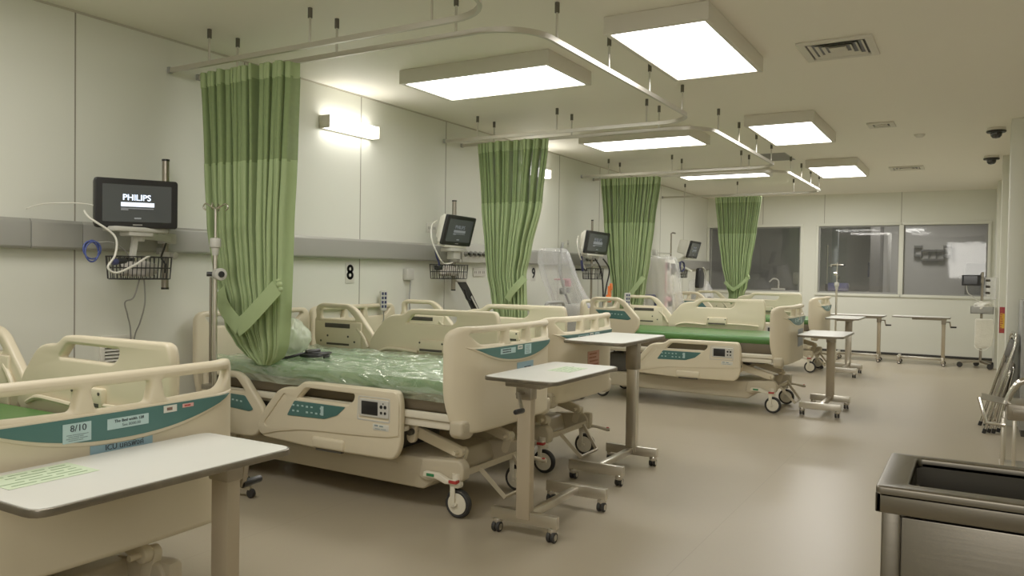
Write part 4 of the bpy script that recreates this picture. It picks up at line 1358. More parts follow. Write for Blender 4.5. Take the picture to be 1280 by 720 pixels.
# fourth monitor, on a stand pole in the furthest bay
t = thing('monitor_stand', 'slim dark pole with a cross arm carrying the furthest monitor', 'stand', (.30, 11.80, 0), 0)
b = nb(); tube(b, [(.30, 11.80, .04), (.30, 11.80, 1.93), (.30, 11.86, 1.945), (.30, 11.98, 1.945)], .012, 10); wobj('pole', b, M_STEEL_D, t)
b = nb(); tube(b, [(.30, 11.80, 1.62), (.30, 11.12, 1.62)], .008, 8); box(b, .27, .33, 11.06, 11.14, 1.58, 1.66, .006); wobj('cross_arm', b, M_LGREY, t)
b = nb(); tube(b, [(.30, 11.80, 1.50), (.42, 11.90, 1.53), (.50, 11.95, 1.58)], .012, rect=(.02, .05)); tube(b, [(.34, 11.84, 1.49), (.48, 12.0, 1.40), (.52, 12.15, 1.36)], .01, rect=(.02, .03)); wobj('arm', b, M_WHITE, t)
b = nb()
for k in range(4):
    a = k*PI/2+.5; tube(b, [(.30, 11.80, .05), (.50+.26*math.cos(a), 11.30+.26*math.sin(a), .05)], .014, rect=(.03, .03))
wobj('base', b, M_STEEL_D, t)
make_monitor('furthest patient monitor, turned away, white back and dark screen', (.60, 11.98, 1.685), .42, .27, R(-3), R(16), R(-1), scr=0, d=.20)
make_basket('small black wire basket below the furthest monitor', .38, .47, 11.80, 12.14, 1.25, 1.37)
t = thing('hose_coil', 'dark coil of hose hanging below the furthest monitor', 'hose', (.56, 11.55, 1.42))
P = [(.01*math.sin(k), .10*math.cos(2*PI*k/14), .075*math.sin(2*PI*k/14)) for k in range(30)]
obj('loops', tube(nb(), smooth_path(P, 3), .010, 8), M_NAVY, t, angle=180)
t = thing('dark_holder', 'dark rounded holder right of the furthest basket', 'holder', (.60, 12.32, 1.26))
obj('shell', merge(nb(), plate(fillet([(-.15, -.17), (.12, -.17), (.16, .02), (.05, .16), (-.10, .14)], .05), (), .07, .015), frame_mtx((0, 0, 0), (0, 1, 0), (0, 0, 1))), M_BLACK, t)
obj('rim', tube(nb(), smooth_path([(.04, .02, .16), (.045, .12, .12), (.045, .17, .0), (.045, .15, -.16)], 5), .010), M_LGREY, t)

# ------------------------------------------------------------------ things on and beside the beds
# iv pole in front of the left curtain
def iv_pole(label, x, y, ztop, zj, full=True, hooks=True, foot=True):
    t = thing('iv_pole', label, 'iv pole', (x, y, 0), 0)
    b = nb(); cyl(b, (x, y, .06), (x, y, zj), .0135, seg=14); wobj('lower_tube', b, M_STEEL, t)
    b = nb(); cyl(b, (x, y, zj), (x, y, ztop), .008, seg=12); wobj('upper_tube', b, M_STEEL, t)
    b = nb(); cyl(b, (x, y, zj-.03), (x, y, zj+.025), .033, .030, seg=18, bev=.008); cyl(b, (x, y, zj-.075), (x, y, zj-.03), .017, .024, seg=14); wobj('collar', b, M_LGREY, t)
    if hooks:
        for a in (0, 1, 2, 3):
            an = a*PI/2+.6
            d = Vector((math.cos(an), math.sin(an), 0))
            p = [Vector((x, y, ztop-.005)), Vector((x, y, ztop+.01))+d*.03, Vector((x, y, ztop+.025))+d*.055, Vector((x, y, ztop+.005))+d*.07, Vector((x, y, ztop-.012))+d*.055]
            wobj('hook', tube(nb(), smooth_path(p, 4), .005, 8), M_CHROME, t)
    if foot:
        b = nb()
        for k in range(5):
            a = 2*PI*k/5+.3
            tube(b, [(x, y, .075), (x+.24*math.cos(a), y+.24*math.sin(a), .055)], .012, rect=(.022, .02))
        wobj('base', b, M_STEEL, t)
        for k in range(5):
            a = 2*PI*k/5+.3
            wobj('caster', lathe(nb(), [(0, -.012), (.025, -.012), (.025, .012), (0, .012)], 14, Matrix.Translation((x+.24*math.cos(a), y+.24*math.sin(a), .027)) @ Matrix.Rotation(PI/2, 4, 'X')), M_TYRE, t)
    return t
t = iv_pole('tall steel iv pole in front of the left curtain', .622, 3.045, 1.645, 1.45)
b = nb(); cyl(b, (.637, 3.045, 1.268), (.692, 3.03, 1.268), .032, .036, seg=18, bev=.006); wobj('clamp', b, M_LGREY, t)
b = nb(); cyl(b, (.690, 3.03, 1.268), (.698, 3.028, 1.268), .018, seg=14); cyl(b, (.607, 3.0, 1.268), (.637, 3.03, 1.268), .014, seg=10); wobj('clamp_screw', b, M_BLACK, t)
b = nb(); cyl(b, (.53, 3.09, .40), (.53, 3.09, 1.25), .008, seg=10); box(b, .52, .61, 3.035, 3.10, .60, .63, .004); wobj('side_tube', b, M_STEEL_D, t)
t = iv_pole('slim steel iv pole in front of the end windows, foot behind the furthest bed', 2.68, 11.98, 1.50, 1.20, hooks=False)
b = nb(); tube(b, [(2.60, 11.98, 1.47), (2.68, 11.98, 1.475), (2.76, 11.98, 1.47)], .006, 8); cyl(b, (2.60, 11.98, 1.44), (2.60, 11.98, 1.48), .01); wobj('hook', b, M_CHROME, t)
b = nb(); cyl(b, (2.64, 11.97, 1.345), (2.69, 11.97, 1.345), .022, seg=12, bev=.005); wobj('clamp', b, M_CHROME, t)

# milky plastic bag on the wrapped mattress
b = nb()
bmesh.ops.create_icosphere(b, subdivisions=5, radius=1)
for v in b.verts:
    p = v.co.copy()
    n = noise.noise(p*1.3+Vector((5, 0, 0)))*.20+(1-abs(noise.noise(p*2.6+Vector((0, 3, 0)))))**3*.10
    v.co = Vector((p.x*.118, p.y*.12, p.z*.125))*(1+n)
    v.co.x += -.10*max(0, v.co.z)
    v.co.z = max(v.co.z, -.110)
t = thing('plastic_bag', 'milky plastic bag lying on the wrapped mattress behind the gathered curtain', 'bag', (.60, 3.64, .745))
o = obj('bag', b, M_BAG, t, (0, 0, .112), angle=180)
b = nb()
bmesh.ops.create_icosphere(b, subdivisions=3, radius=1)
for v in b.verts:
    p = v.co.copy(); n = noise.noise(p*2+Vector((1, 1, 0)))*.2
    v.co = Vector((p.x*.09, p.y*.09, p.z*.08))*(1+n)
obj('contents', b, mat('pale_green_cloth', (.50, .56, .40), .8, var=.06), t, (0, 0, .095), angle=180)
# coil of black cable on the mattress
P = []
for k in range(44):
    a = 2*PI*k/20
    P.append((.79+(.075+.006*math.sin(k*.8))*math.cos(a), 3.67+(.095+.008*math.cos(k*.6))*math.sin(a), .757+.0004*k))
for q in ((.785, 3.61, .78), (.765, 3.67, .78), (.755, 3.55, .77), (.725, 3.50, .757), (.69, 3.45, .757)):
    P.append(q)
cable('black_cable', 'coil of black cable lying on the polythene-wrapped mattress', 'cable', P, .0085, M_BLACK, n=3)
t = thing('cable_plug', 'black plug in the middle of the cable coil on the wrapped mattress', 'plug', (.795, 3.65, .78))
b = nb(); cyl(b, (-.02, -.04, 0), (.01, .05, .01), .02, .015, seg=12, bev=.004); obj('body', b, M_BLACK, t)

def hand_control(label, loc, s=1.0, rot=0.0):
    t = thing('hand_control', label, 'remote control', loc, rot, 'bed hand controls')
    obj('body', merge(nb(), plate(fillet([(-.028*s, -.085*s), (.028*s, -.085*s), (.032*s, .085*s), (-.032*s, .085*s)], .012), (), .028*s, .006), frame_mtx((0, 0, 0), (0, 1, 0), (0, 0, 1))), M_LGREY, t)
    b = nb()
    for k in range(4):
        for dy in (-.013, .013):
            box(b, .0135*s, .0165*s, (dy-.009)*s, (dy+.009)*s, (.06-.036*k-.012)*s, (.06-.036*k+.012)*s, .002)
    obj('buttons', b, M_NAVY, t)
    obj('lead', tube(nb(), smooth_path([(0, 0, -.085*s), (-.01, .01, -.16*s), (-.02, -.015, -.22*s)], 5), .005, 8), M_GREYPL, t)
    return t
hand_control('grey hand control hung on a headboard behind the wrapped bed, near the second monitor', (.062, 5.215, 1.045), 1.0, R(-25))
hand_control('grey hand control hanging on the far rail of the bare green bed', (.93, 8.50, .99), 1.1, R(-35))
# orange clip on the headboard of the bare green bed
t = thing('orange_clip', 'orange clip standing on the headboard of the bare green bed', 'clip', (.785, 8.32, 1.03))
b = nb(); box(b, -.012, .016, -.028, .028, -.055, .13, .006); box(b, -.03, -.010, -.028, .028, -.055, .03, .005); box(b, .010, .030, -.030, .030, .08, .16, .008); obj('body', b, M_ORANGE, t)

# ------------------------------------------------------------------ machines under clear polythene
def shroud(sections, seed, n=64, folds=11, amp=.022):
    """closed draped sheet; sections: (z, cx, cy, rx, ry)"""
    b = nb(); rows = []
    rnd = random.Random(seed); ph = [rnd.uniform(0, 6.28) for _ in range(4)]
    P = []
    for a, c in zip(sections, sections[1:]):
        for k in range(7):
            t = k/7; P.append(tuple(a[i]+(c[i]-a[i])*t for i in range(5)))
    P.append(sections[-1])
    for j, (z, cx, cy, rx, ry) in enumerate(P):
        row = []
        f = j/(len(P)-1)
        for i in range(n):
            a = 2*PI*i/n
            w = 1+(amp/max(.06, min(rx, ry)))*f**.6*math.sin(folds*a+ph[0]+2.2*math.sin(a+ph[1])+z*2.5)+.10*noise.noise(Vector((math.cos(a)*1.6, math.sin(a)*1.6, z*3+seed)))
            row.append(b.verts.new((cx+rx*w*math.cos(a), cy+ry*w*math.sin(a), z+.02*noise.noise(Vector((a*2, z*5, seed))))))
        rows.append(row)
    for r0, r1 in zip(rows, rows[1:]):
        for i in range(n):
            b.faces.new((r0[i], r0[(i+1) % n], r1[(i+1) % n], r1[i]))
    b.faces.new(rows[0])
    return b
# bay of the bare green bed
X, Y = .46, 7.42
t = thing('covered_ventilator', 'breathing machine under a clear polythene sheet beside the number 9 sign', 'ventilator', (X, Y+.68, 0))
b = nb(); box(b, X-.13, X+.12, Y+.50, Y+.86, .78, .95, .02); box(b, X-.12, X+.10, Y+.54, Y+.84, .40, .78, .02); wobj('body', b, M_LGREY, t)
b = nb(); box(b, X-.06, X+.06, Y+.62, Y+.74, .10, .40, .01); wobj('column', b, M_STEEL_D, t)
b = nb()
for k in range(4):
    a = k*PI/2+PI/4; tube(b, [(X, Y+.68, .09), (X+.24*math.cos(a), Y+.68+.30*math.sin(a), .06)], .02, rect=(.05, .04))
wobj('base', b, M_STEEL_D, t)
for k in range(4):
    a = k*PI/2+PI/4
    wobj('caster', lathe(nb(), [(0, -.015), (.04, -.015), (.04, .015), (0, .015)], 16, Matrix.Translation((X+.24*math.cos(a), Y+.68+.30*math.sin(a), .041)) @ Matrix.Rotation(PI/2, 4, 'X')), M_TYRE, t)
b = nb(); tube(b, smooth_path([(X, Y+.56, .94), (X-.02, Y+.44, 1.12), (X, Y+.30, 1.36), (X+.03, Y+.26, 1.55), (X+.04, Y+.27, 1.63)], 6), .016, 10); wobj('arm', b, M_GREYPL, t)
b = nb(); tube(b, smooth_path([(X+.03, Y+.22, 1.50), (X+.05, Y+.18, 1.32), (X+.07, Y+.24, 1.18), (X+.06, Y+.26, 1.13)], 6), .014, 10); box(b, X+.03, X+.09, Y+.22, Y+.28, 1.07, 1.14, .01); box(b, X+.03, X+.09, Y+.34, Y+.39, 1.08, 1.14, .01); wobj('hose', b, M_GREYPL, t)
b = nb(); box(b, X-.08, X+.08, Y+.30, Y+.40, 1.22, 1.24, .008); box(b, X+.03, X+.09, Y+.34, Y+.40, 1.15, 1.22, .01); wobj('tray', b, M_PINKS, t, 'pinkish tray inside')
b = nb(); box(b, X+.121, X+.132, Y+.72, Y+.84, .80, .92, .004); box(b, X+.101, X+.112, Y+.58, Y+.72, .45, .60, .004); wobj('display', b, mat('violet_panel', (.22, .25, .55), .4, var=.1), t)
S = [(1.56, X, 7.55, .08, .16), (1.545, X, 7.55, .13, .21), (1.43, X, 7.59, .15, .24), (1.25, X, 7.72, .15, .25), (1.09, X, 7.87, .16, .27), (.92, X, 8.04, .18, .31), (.68, X+.01, 8.15, .19, .31), (.45, X+.01, 8.18, .19, .30)]
wobj('polythene_sheet', shroud(S, 5, amp=.036), M_SHEET, t, 'wrinkled clear polythene sheet', angle=180)
t = thing('trolley_handle_frame', 'grey tubular trolley handle at the wall behind the salmon-notice bed', 'trolley', (.68, 6.92, 0))
b = nb()
tube(b, round_path([(.0, .05, .06), (.0, .05, 1.0), (.0, .46, 1.0), (.02, .50, .60), (.02, .46, .06)], .07, 6), .017, 10)
obj('handle', b, M_GREYPL, t)
b = nb(); box(b, -.12, .20, .02, .50, .18, .24, .01); box(b, -.16, .24, -.02, .55, .07, .11, .01); obj('shelf', b, M_GREYPL, t)
for dx in (-.12, .2):
    for dy in (.02, .5):
        obj('caster', lathe(nb(), [(0, -.015), (.036, -.015), (.036, .015), (0, .015)], 16, Matrix.Translation((dx, dy, .036)) @ Matrix.Rotation(PI/2, 4, 'X')), M_TYRE, t)

# bay of the furthest bed
X, Y = .62, 10.45
t = thing('covered_ventilator', 'boxy breathing machine under clear polythene with red marks, next to the furthest monitor', 'ventilator', (X, Y, 0))
b = nb(); box(b, X-.20, X+.14, Y-.20, Y+.22, 1.02, 1.50, .02); box(b, X-.17, X+.12, Y-.17, Y+.19, .35, 1.02, .02); wobj('body', b, M_WHITE, t)
b = nb(); box(b, X+.14, X+.15, Y+.02, Y+.18, 1.30, 1.45, .004); box(b, X+.14, X+.15, Y-.16, Y-.04, 1.36, 1.46, .004); box(b, X+.12, X+.13, Y+.0, Y+.15, .86, 1.0, .004); wobj('display', b, M_DARK, t)
b = nb(); box(b, X+.139, X+.147, Y-.19, Y-.155, .95+.10, 1.46, .003); box(b, X+.12, X+.137, Y-.16, Y+.10, .93, .99, .006); box(b, X+.12, X+.135, Y-.16, Y-.10, .70, .92, .003); wobj('red_trim', b, M_PINKS, t, 'pinkish red trim')
b = nb()
for k in range(3):
    box(b, X+.14, X+.155, Y-.10, Y+.0, 1.10+.08*k, 1.15+.08*k, .004)
wobj('knobs', b, M_LGREY, t)
b = nb(); box(b, X-.25, X+.2, Y-.25, Y+.27, .06, .12, .02); box(b, X-.08, X+.06, Y-.07, Y+.07, .1, .36, .01); wobj('base', b, M_GREYPL, t)
for dx in (-.2, .15):
    for dy in (-.2, .22):
        wobj('caster', lathe(nb(), [(0, -.015), (.04, -.015), (.04, .015), (0, .015)], 16, Matrix.Translation((X+dx, Y+dy, .041)) @ Matrix.Rotation(PI/2, 4, 'X')), M_TYRE, t)
S = [(1.55, X-.02, Y, .12, .18), (1.53, X-.02, Y+.0, .22, .29), (1.35, X, Y+.02, .25, .31), (1.1, X, Y+.05, .26, .34), (.85, X+.01, Y+.10, .28, .40), (.45, X+.01, Y+.12, .28, .42)]
wobj('polythene_sheet', shroud(S, 15, folds=9), M_SHEET2, t, 'wrinkled clear polythene sheet', angle=180)
t = thing('tubular_chair', 'navy tube-framed chair back seen behind the bare green bed', 'chair', (.72, 9.50, 0), 0)
b = nb(); tube(b, round_path([(.0, 0, .02), (.0, 0, 1.02), (.0, .50, 1.02), (.0, .50, .02)], .07, 6), .017, 10); obj('frame', b, M_NAVY, t)
b = nb(); tube(b, [(-.36, 0, .02), (-.36, 0, .45), (0, 0, .45)], .015, 8); tube(b, [(-.36, .5, .02), (-.36, .5, .45), (0, .5, .45)], .015, 8); obj('legs', b, M_NAVY, t)
obj('backrest', box(nb(), -.012, .012, .06, .44, .66, .80, .01), M_NAVY, t)
obj('seat', box(nb(), -.37, -.02, .02, .48, .45, .49, .012), M_NAVY, t)
X, Y = .52, 12.62
t = thing('covered_machine', 'low machine under clear polythene left of the furthest curtain', 'machine', (X, Y, 0))
b = nb(); box(b, X-.12, X+.14, Y-.16, Y+.16, .30, 1.0, .02); box(b, X-.06, X+.10, Y-.10, Y+.10, 1.0, 1.15, .02); box(b, X-.2, X+.2, Y-.2, Y+.2, .0, .30, .02); wobj('body', b, M_LGREY, t)
b = nb(); box(b, X+.141, X+.15, Y-.05, Y+.12, .70, .95, .003); wobj('panel', b, M_DARK, t)
S = [(1.22, X-.02, Y-.04, .08, .12), (1.20, X-.02, Y-.02, .14, .18), (1.05, X, Y+.04, .17, .27), (.85, X, Y+.02, .19, .30), (.5, X, Y, .22, .30)]
wobj('polythene_sheet', shroud(S, 25, folds=8), M_SHEET, t, 'wrinkled clear polythene sheet', angle=180)

# ------------------------------------------------------------------ far right corner: monitor stand, sign
X, Y = 4.46, 13.40
t = thing('monitor_stand', 'wheeled steel stand with small black monitor, basket and white bag in the far right corner', 'stand', (X, Y, 0))
b = nb(); cyl(b, (X, Y, .09), (X, Y, 1.40), .018, seg=14); wobj('pole', b, M_STEEL_D, t)
b = nb()
for dx, dy in ((-.26, -.05), (.12, -.16), (-.05, .26), (.14, .2)):
    tube(b, [(X, Y, .10), (X+dx, Y+dy, .075)], .02, rect=(.035, .03))
wobj('base', b, M_STEEL_D, t)
for dx, dy in ((-.26, -.05), (.12, -.16), (-.05, .26), (.14, .2)):
    wobj('caster', lathe(nb(), [(0, -.018), (.04, -.018), (.04, .018), (0, .018)], 16, Matrix.Translation((X+dx, Y+dy, .042)) @ Matrix.Rotation(PI/2, 4, 'X')), M_TYRE, t)
b = nb(); box(b, X-.05, X+.02, Y-.03, Y+.03, 1.24, 1.32, .008); wobj('bracket', b, M_STEEL_D, t)
b = nb()
for a in (0, 1, 2):
    cyl(b, (X+.05, Y, 1.10+.09*a), (X+.09, Y-.03, 1.10+.09*a), .018, seg=10)
wobj('knobs', b, M_DARK, t)
t2 = thing('small_monitor', 'small black monitor on the wheeled stand in the far right corner', 'monitor', (X-.14, Y-.06, 1.28))
obj('case', merge(nb(), plate(fillet([(-.12, -.078), (.12, -.078), (.12, .078), (-.12, .078)], .01), (), .05, .006), frame_mtx((0, 0, 0), (1, 0, 0), (0, 0, 1))), M_BLACK, t2)
obj('screen', box(nb(), -.095, .075, -.027, -.0255, -.055, .06), mat('black_screen', (.01, .011, .012), .1, var=.05), t2)
t2 = thing('wire_tray', 'steel tray with white papers on the wheeled stand in the far right corner', 'tray', (X, Y, .80))
b = nb(); box(b, -.14, .15, -.15, .15, 0, .012, .003)
for a in ((-.14, .15, -.15, -.14), (-.14, .15, .14, .15), (-.14, -.13, -.15, .15), (.14, .15, -.15, .15)):
    box(b, a[0], a[1], a[2], a[3], 0, .10, .002)
obj('tray', b, M_GREYPL, t2)
o = loose_cloth('paper_heap', 'white papers heaped in the tray on the far right stand', 'papers', (X+.02, Y-.02, .90), (.13, .12, .075), M_WHITE, 6)
b = nb()
P = [(-.09, 0, .40), (-.08, 0, .05), (-.04, 0, .0), (.06, 0, .0), (.10, 0, .10), (.11, 0, .40)]
b = merge(nb(), plate(fillet([(-.10, .44), (.13, .44), (.14, .16), (.09, .02), (-.06, .0), (-.10, .06)], .03), (), .05, .02), frame_mtx((X+.02, Y-.13, .29), (1, 0, 0), (0, 0, 1)))
for v in b.verts:
    v.co.y += .012*math.sin(v.co.x*60)
tb = thing('white_bag', 'white plastic bag hanging below the tray of the far right stand', 'bag', (X+.02, Y-.13, .29))
wobj('bag', b, M_WBAG, tb, angle=180)
b = nb(); tube(b, smooth_path([(X-.08, Y-.135, .34), (X-.04, Y-.17, .29), (X+.05, Y-.17, .275), (X+.13, Y-.135, .36)], 5), .006, 8); wobj('rim', b, M_WHITE, tb)
cable('thin_cable', 'thin pale cable drooping from the small black monitor in the corner', 'cable', [(X-.20, Y-.03, 1.20), (X-.18, Y-.04, 1.10), (X-.10, Y-.05, 1.03), (X-.03, Y-.06, .96)], .006, M_LGREY)
b = merge(nb(), plate(fillet([(-.10, -.16), (.09, -.16), (.10, .17), (-.06, .17)], .03), (), .04, .015), frame_mtx((X+.10, Y+.05, 1.16), (1, 0, 0), (0, 0, 1)))
tb = thing('clear_bag', 'pale translucent bag hanging at the top of the far right stand', 'bag', (X+.10, Y+.05, 1.0))
wobj('bag', b, M_SHEET, tb, angle=180)

t = thing('warning_strip', 'red and yellow vertical warning strip on a pilaster of the right wall', 'sign', (4.648, 10.748, .832), -PI/2)
obj('red_panel', box(nb(), 0, .004, -.026, .026, -.150, .150, .001), M_MAROON, t)
obj('yellow_panel', box(nb(), .004, .0055, -.018, .026, -.095, .075), M_YEL, t)
b = nb(); rnd = random.Random(2)
for k in range(12):
    z = -.135+.0245*k; w_ = rnd.uniform(.012, .03)
    box(b, .0055, .0068, -.016, -.016+w_, z-.006, z+.006)
obj('lettering', b, mat('dark_red_ink', (.45, .08, .04), .6, var=.05), t)
t = thing('grey_cabinet', 'tall grey cabinet cut by the right edge of the photo', 'cabinet', (5.0, 7.86, 0))
b = box(nb(), 4.712, 5.5, 7.75, 8.29, .06, 1.13, .006); wobj('body', b, M_GREYPL, t)
b = box(nb(), 4.72, 5.49, 7.735, 7.75, .10, 1.10, .004); wobj('door', b, M_GREYPL, t)
b = nb(); box(b, 4.73, 5.48, 7.79, 8.26, 0, .06); wobj('plinth', b, M_DARK, t)

# folded steel-tube chairs leaning by the cabinet
def folded_chair(label, x, y, lean, s):
    t = thing('folded_chair', label, 'folding chair', (x, y, 0), 0, 'folded steel-tube chairs on the right')
    t.rotation_euler = (0, lean, R(4))
    b = nb(); tube(b, round_path([(0, -.20, .012), (0, -.20, .86*s), (0, .20, .86*s), (0, .20, .012)], .09, 6), .0125, 12); obj('frame', b, M_CHROME, t)
    b = nb(); tube(b, round_path([(.035, -.17, .03), (.035, -.17, .60*s), (.035, .17, .60*s), (.035, .17, .03)], .07, 6), .0115, 12); obj('rear_frame', b, M_CHROME, t)
    b = nb(); box(b, .012, .030, -.16, .16, .30, .62*s, .006); obj('seat', b, M_STEEL_D, t)
    b = nb(); box(b, -.012, .008, -.17, .17, .68*s, .80*s, .006); obj('backrest', b, M_DARK, t)
    for yy in (-.20, .20):
        obj('foot_cap', cyl(nb(), (0, yy, 0), (0, yy, .04), .016, seg=12), M_BLACK, t)
    for yy in (-.17, .17):
        obj('foot_cap', cyl(nb(), (.035, yy, .015), (.035, yy, .05), .015, seg=12), M_BLACK, t)
    return t
folded_chair('folded steel-tube chair leaning on the right wall, outer one of two by the cabinet', 4.450, 7.98, R(15.5), .98)
folded_chair('folded steel-tube chair, inner one of the two leaning on the right wall', 4.520, 8.03, R(10.5), 1.0)

# steel trolley with a drop plate, cut by the right edge
X, Y = 4.62, 5.95
t = thing('steel_trolley', 'stainless trolley with curved tube handle and drop plate at the right edge', 'trolley', (X, Y, 0))
b = nb(); tube(b, smooth_path([(4.555, 5.95, .50), (4.595, 5.95, .60), (4.635, 5.95, .655), (4.70, 5.95, .675), (4.85, 5.95, .675)], 6), .020, 14); wobj('curved_handle', b, M_CHROME, t)
b = nb()
vs = [(4.435, 5.60, .555), (4.535, 5.60, .535), (4.575, 5.95, .44), (4.50, 6.05, .455)]
m_ = merge(nb(), plate(fillet([(0, 0), (.135, 0), (.15, .30), (0, .30)], .008), (), .006, .001), frame_mtx((4.425, 5.75, .555), (1, 0, -.18), (0, 1, .0)))
wobj('drop_plate', m_, M_STEEL_D, t)
b = nb(); tube(b, [(4.412, 5.75, .565), (4.452, 5.72, .415), (4.55, 5.74, .405)], .013, 10); tube(b, [(4.50, 5.80, .50), (4.50, 5.80, .40)], .018, rect=(.035, .012)); wobj('plate_frame', b, M_CHROME, t)
b = nb(); box(b, 4.565, 4.90, 5.80, 6.15, .43, .53, .006); box(b, 4.59, 4.9, 5.79, 5.81, .455, .505, .003); wobj('head_unit', b, M_STEEL_D, t)
for x, y in ((4.545, 5.82), (4.605, 5.84), (4.80, 6.10), (4.56, 6.12)):
    b = box(nb(), x-.011, x+.011, y-.012, y+.012, .055, .44, .003); wobj('leg', b, M_STEEL, t)
    wobj('caster', lathe(nb(), [(0, -.012), (.026, -.012), (.026, .012), (0, .012)], 14, Matrix.Translation((x, y, .028)) @ Matrix.Rotation(PI/2, 4, 'X')), M_TYRE, t)
b = nb(); box(b, 4.535, 4.85, 5.80, 6.14, .10, .118, .003); wobj('lower_shelf', b, M_STEEL, t)

# ------------------------------------------------------------------ stainless bin in the right foreground
t = thing('steel_bin', 'open stainless steel bin in the right foreground corner', 'bin', (4.52, 1.86, 0))
x0, x1, y0, y1, zt = 4.215, 4.86, 1.700, 2.045, .90
b = nb()
o = [(x0, y0), (x1, y0), (x1, y1), (x0, y1)]
i = [(x0+.055, y0+.045), (x1-.05, y0+.045), (x1-.05, y1-.035), (x0+.055, y1-.035)]
merge(b, plate(fillet(o, .01), [fillet(i, .012)], .022, .004), Matrix.Translation((0, 0, zt-.011)))
for a in ((x0, x1, y0, y0+.012), (x0, x1, y1-.012, y1), (x0, x0+.012, y0, y1), (x1-.012, x1, y0, y1)):
    box(b, a[0], a[1], a[2], a[3], zt-.052, zt-.012, .003)
wobj('rim', b, M_TUBW, t)
b = nb()
ix0, ix1, iy0, iy1 = x0+.055, x1-.05, y0+.045, y1-.035
vs = []
for z in (zt-.012, .22):
    vs.append([b.verts.new(c) for c in ((ix0, iy0, z), (ix1, iy0, z), (ix1, iy1, z), (ix0, iy1, z))])
for k in range(4):
    b.faces.new((vs[0][k], vs[0][(k+1) % 4], vs[1][(k+1) % 4], vs[1][k]))
b.faces.new(vs[1])
wobj('tub', b, mat('bin_inside', (.10, .092, .075), .42, metal=1.0, var=.1, vscale=3), t)
b = box(nb(), x0+.045, x1-.02, y0+.018, y0+.030, .20, zt-.06, .003)
box(b, x0+.045, x1-.02, y1-.03, y1-.018, .20, zt-.06, .003); box(b, x0+.05, x0+.062, y0+.03, y1-.03, .20, zt-.06, .003)
wobj('side_panels', b, M_TUBW, t)
for x, y in ((x0+.028, y0+.024), (x0+.028, y1-.024), (x1-.03, y0+.024), (x1-.03, y1-.024)):
    b = nb(); box(b, x-.017, x+.017, y-.017, y+.017, .06, zt-.03, .005)
    wobj('leg', b, M_TUBW, t)
    wobj('caster', lathe(nb(), [(0, -.012), (.03, -.012), (.03, .012), (0, .012)], 14, Matrix.Translation((x, y, .031)) @ Matrix.Rotation(PI/2, 4, 'X')), M_TYRE, t)

# ------------------------------------------------------------------ room seen through the end windows
t = thing('tube_light', 'pale tube lamp seen through the middle end window', 'lamp', (2.72, 16.6, 2.33))
obj('tube', box(nb(), -.34, .34, -.03, .03, -.02, .02, .006), M_TUBE, t)
obj('rod', cyl(nb(), (0, 0, .02), (0, 0, HC-2.33), .008, seg=8), M_GREYPL, t)
t = thing('round_lamp', 'pair of round lamps glowing at the top of the right end window', 'lamp', (3.62, 16.4, 2.45))
for dx in (-.14, .14):
    obj('lamp_head', lathe(nb(), [(0, .0), (.12, .0), (.13, .03), (.10, .06), (0, .07)], 20, Matrix.Translation((dx, 0, -.10))), M_TUBE, t)
obj('arm', box(nb(), -.02, .02, -.02, .02, -.05, HC-2.45, .003), M_GREYPL, t)
t = thing('wall_rack', 'dark stepped rack on the far wall behind the right end window', 'rack', (3.62, 17.98, 1.72))
b = nb()
for dx, z0, z1 in ((-.26, .0, .24), (.26, .0, .24), (-.13, -.08, .16), (.13, -.08, .16), (0, -.08, .16)):
    for zz in (z0, z1-.06):
        box(b, dx-.075, dx+.075, -.10, -.001, zz, zz+.05, .004)
    box(b, dx-.075, dx-.06, -.08, -.001, z0, z1, .002); box(b, dx+.06, dx+.075, -.08, -.001, z0, z1, .002)
obj('shelves', b, mat('rack_dark', (.05, .05, .047), .6, var=.1), t)
t = thing('white_cabinet', 'tall pale cabinet behind the right end window', 'cabinet', (4.66, 16.4, 0))
b = box(nb(), -.44, .30, -.25, .25, .0, 1.58, .008); obj('body', b, mat('pale_cabinet', (.21, .215, .22), .5, var=.03), t)
obj('door_edge', box(nb(), -.45, -.41, -.262, -.24, .3, 1.36, .003), M_BACKD, t)
t = thing('blue_case', 'violet blue case on the sill behind the middle end window', 'case', (2.28, 15.25, 1.04))
b = box(nb(), -.20, .13, -.12, .12, 0, .15, .025); obj('body', b, mat('violet_case', (.09, .09, .24), .5, var=.1), t)
obj('end', box(nb(), -.25, -.17, -.10, .10, 0, .13, .02), M_BLACK, t)
t = thing('counter', 'grey counter below the end windows in the room beyond', 'counter', (2.3, 15.2, 0))
obj('body', box(nb(), -2.2, .9, -.3, .3, .0, .98, .01), M_BACKD, t)
obj('worktop', box(nb(), -2.25, .95, -.33, .33, .98, 1.035, .006), M_BACK, t)
t = thing('wall_phone', 'blue telephone on the partition behind the middle end window', 'telephone', (2.545, 17.4, 1.45))
obj('body', box(nb(), -.05, -.001, -.06, .06, -.15, .15, .012), M_NAVY, t)
t = thing('service_column', 'steel service column behind the left edge of the middle end window', 'column', (2.08, 15.9, 0))
b = nb(); box(b, -.05, .06, -.05, .05, 0, 2.20, .01); obj('post', b, mat('service_post', (.25, .27, .27), .4, metal=.4, var=.1), t)
b = nb(); tube(b, [(-.12, -.06, 1.0), (-.12, -.06, 1.9)], .018, 10); tube(b, [(-.10, -.08, 1.5), (.20, -.08, 1.52)], .012, 8); cyl(b, (.05, -.08, 1.28), (.10, -.10, 1.28), .03); obj('rail', b, M_CHROME, t)
t = thing('door_frame_post', 'pale upright post behind the middle end window', 'post', (2.93, 16.8, 0))
obj('post', box(nb(), -.03, .03, -.03, .03, 0, 2.15, .005), M_BACK, t)
t = thing('sink_tap', 'white tap unit behind the left end window', 'tap', (1.22, 15.15, 1.036))
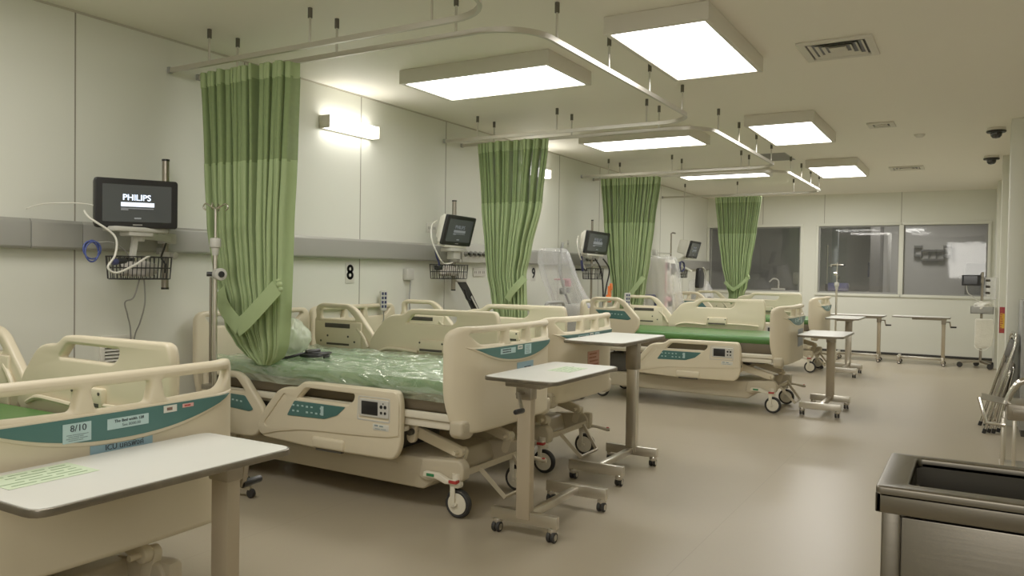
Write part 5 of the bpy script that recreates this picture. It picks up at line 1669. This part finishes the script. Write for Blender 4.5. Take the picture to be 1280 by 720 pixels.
b = nb(); tube(b, smooth_path([(0, 0, 0), (0, 0, .17), (-.08, -.06, .21), (-.14, -.10, .15)], 5), .014, 10); box(b, -.12, .12, -.06, .06, 0, .035, .01); obj('spout', b, M_WHITE, t)
t = thing('wall_dispenser', 'pale dispenser behind the left end window', 'dispenser', (1.42, 16.0, 1.25))
b = nb(); box(b, -.10, .10, -.06, .06, -.12, .12, .02); box(b, -.02, .02, -.02, .02, -1.25, -.12); obj('body', b, M_LGREY, t)

# ------------------------------------------------------------------ light
w = bpy.data.worlds.new('ward_air'); scene.world = w
w.use_nodes = True
bg = w.node_tree.nodes['Background']
bg.inputs[0].default_value = (1.0, .95, .85, 1); bg.inputs[1].default_value = 0.02
def area(name, loc, sx, sy, power, color=(1.0, .96, .89), rot=(0, 0, 0)):
    l = bpy.data.lights.new(name, 'AREA'); l.shape = 'RECTANGLE'; l.size = sx; l.size_y = sy
    l.energy = power; l.color = color
    o = bpy.data.objects.new(name, l); COL.objects.link(o); o.location = loc; o.rotation_euler = rot
    return o
area('bay_lamp', (1.40, 1.45, HC-.03), 1.1, .55, 27)
area('aisle_lamp', (2.86, 1.4, HC-.03), .55, 1.1, 9)
area('rear_fill', (4.2, -1.2, 1.9), 1.4, 1.2, 24, rot=(R(75), 0, R(20)))  # added fill behind the viewer, no ward fitting; lifts faces turned this way
area('end_fill', (2.2, 12.75, HC-.03), 1.1, .55, 50)  # added fill with no fixture, brightens the end wall
area('recess_lamp', (5.4, 5.0, HC-.03), .5, 1.1, 6)
area('beyond_lamp', (3.2, 16.6, HC-.05), .8, .8, 30)

# ------------------------------------------------------------------ camera
def camera():
    f, yaw, pit, roll = CAMP
    cy, sy = math.cos(yaw), math.sin(yaw)
    fw = Vector((-sy*math.cos(pit), cy*math.cos(pit), math.sin(pit)))
    r = Vector((cy, sy, 0)); u = r.cross(fw)
    c, s = math.cos(roll), math.sin(roll)
    r2 = c*r+s*u; u2 = -s*r+c*u
    m = Matrix.Identity(4)
    for i in range(3):
        m[i][0] = r2[i]; m[i][1] = u2[i]; m[i][2] = -fw[i]
    m.translation = Vector((4.3754, 0, 1.31))
    cam = bpy.data.cameras.new('camera'); o = bpy.data.objects.new('camera', cam); COL.objects.link(o)
    o.matrix_world = m
    cam.sensor_width = 36; cam.lens = f/1280*36; cam.clip_start = .05; cam.clip_end = 100
    scene.camera = o
CAMP = (988.677726, 0.530014793, -0.0211139695, 0.0151136758)
camera()
scene.view_settings.view_transform = 'Standard'
scene.view_settings.look = 'None'
scene.view_settings.exposure = 0.0
scene.view_settings.gamma = 1.14
try:
    scene.cycles.use_denoising = True
    scene.cycles.max_bounces = 10
    scene.cycles.diffuse_bounces = 8
    scene.cycles.transparent_max_bounces = 16
    scene.cycles.sample_clamp_indirect = 6.0
    scene.cycles.caustics_reflective = False
    scene.cycles.caustics_refractive = False
except Exception:
    pass
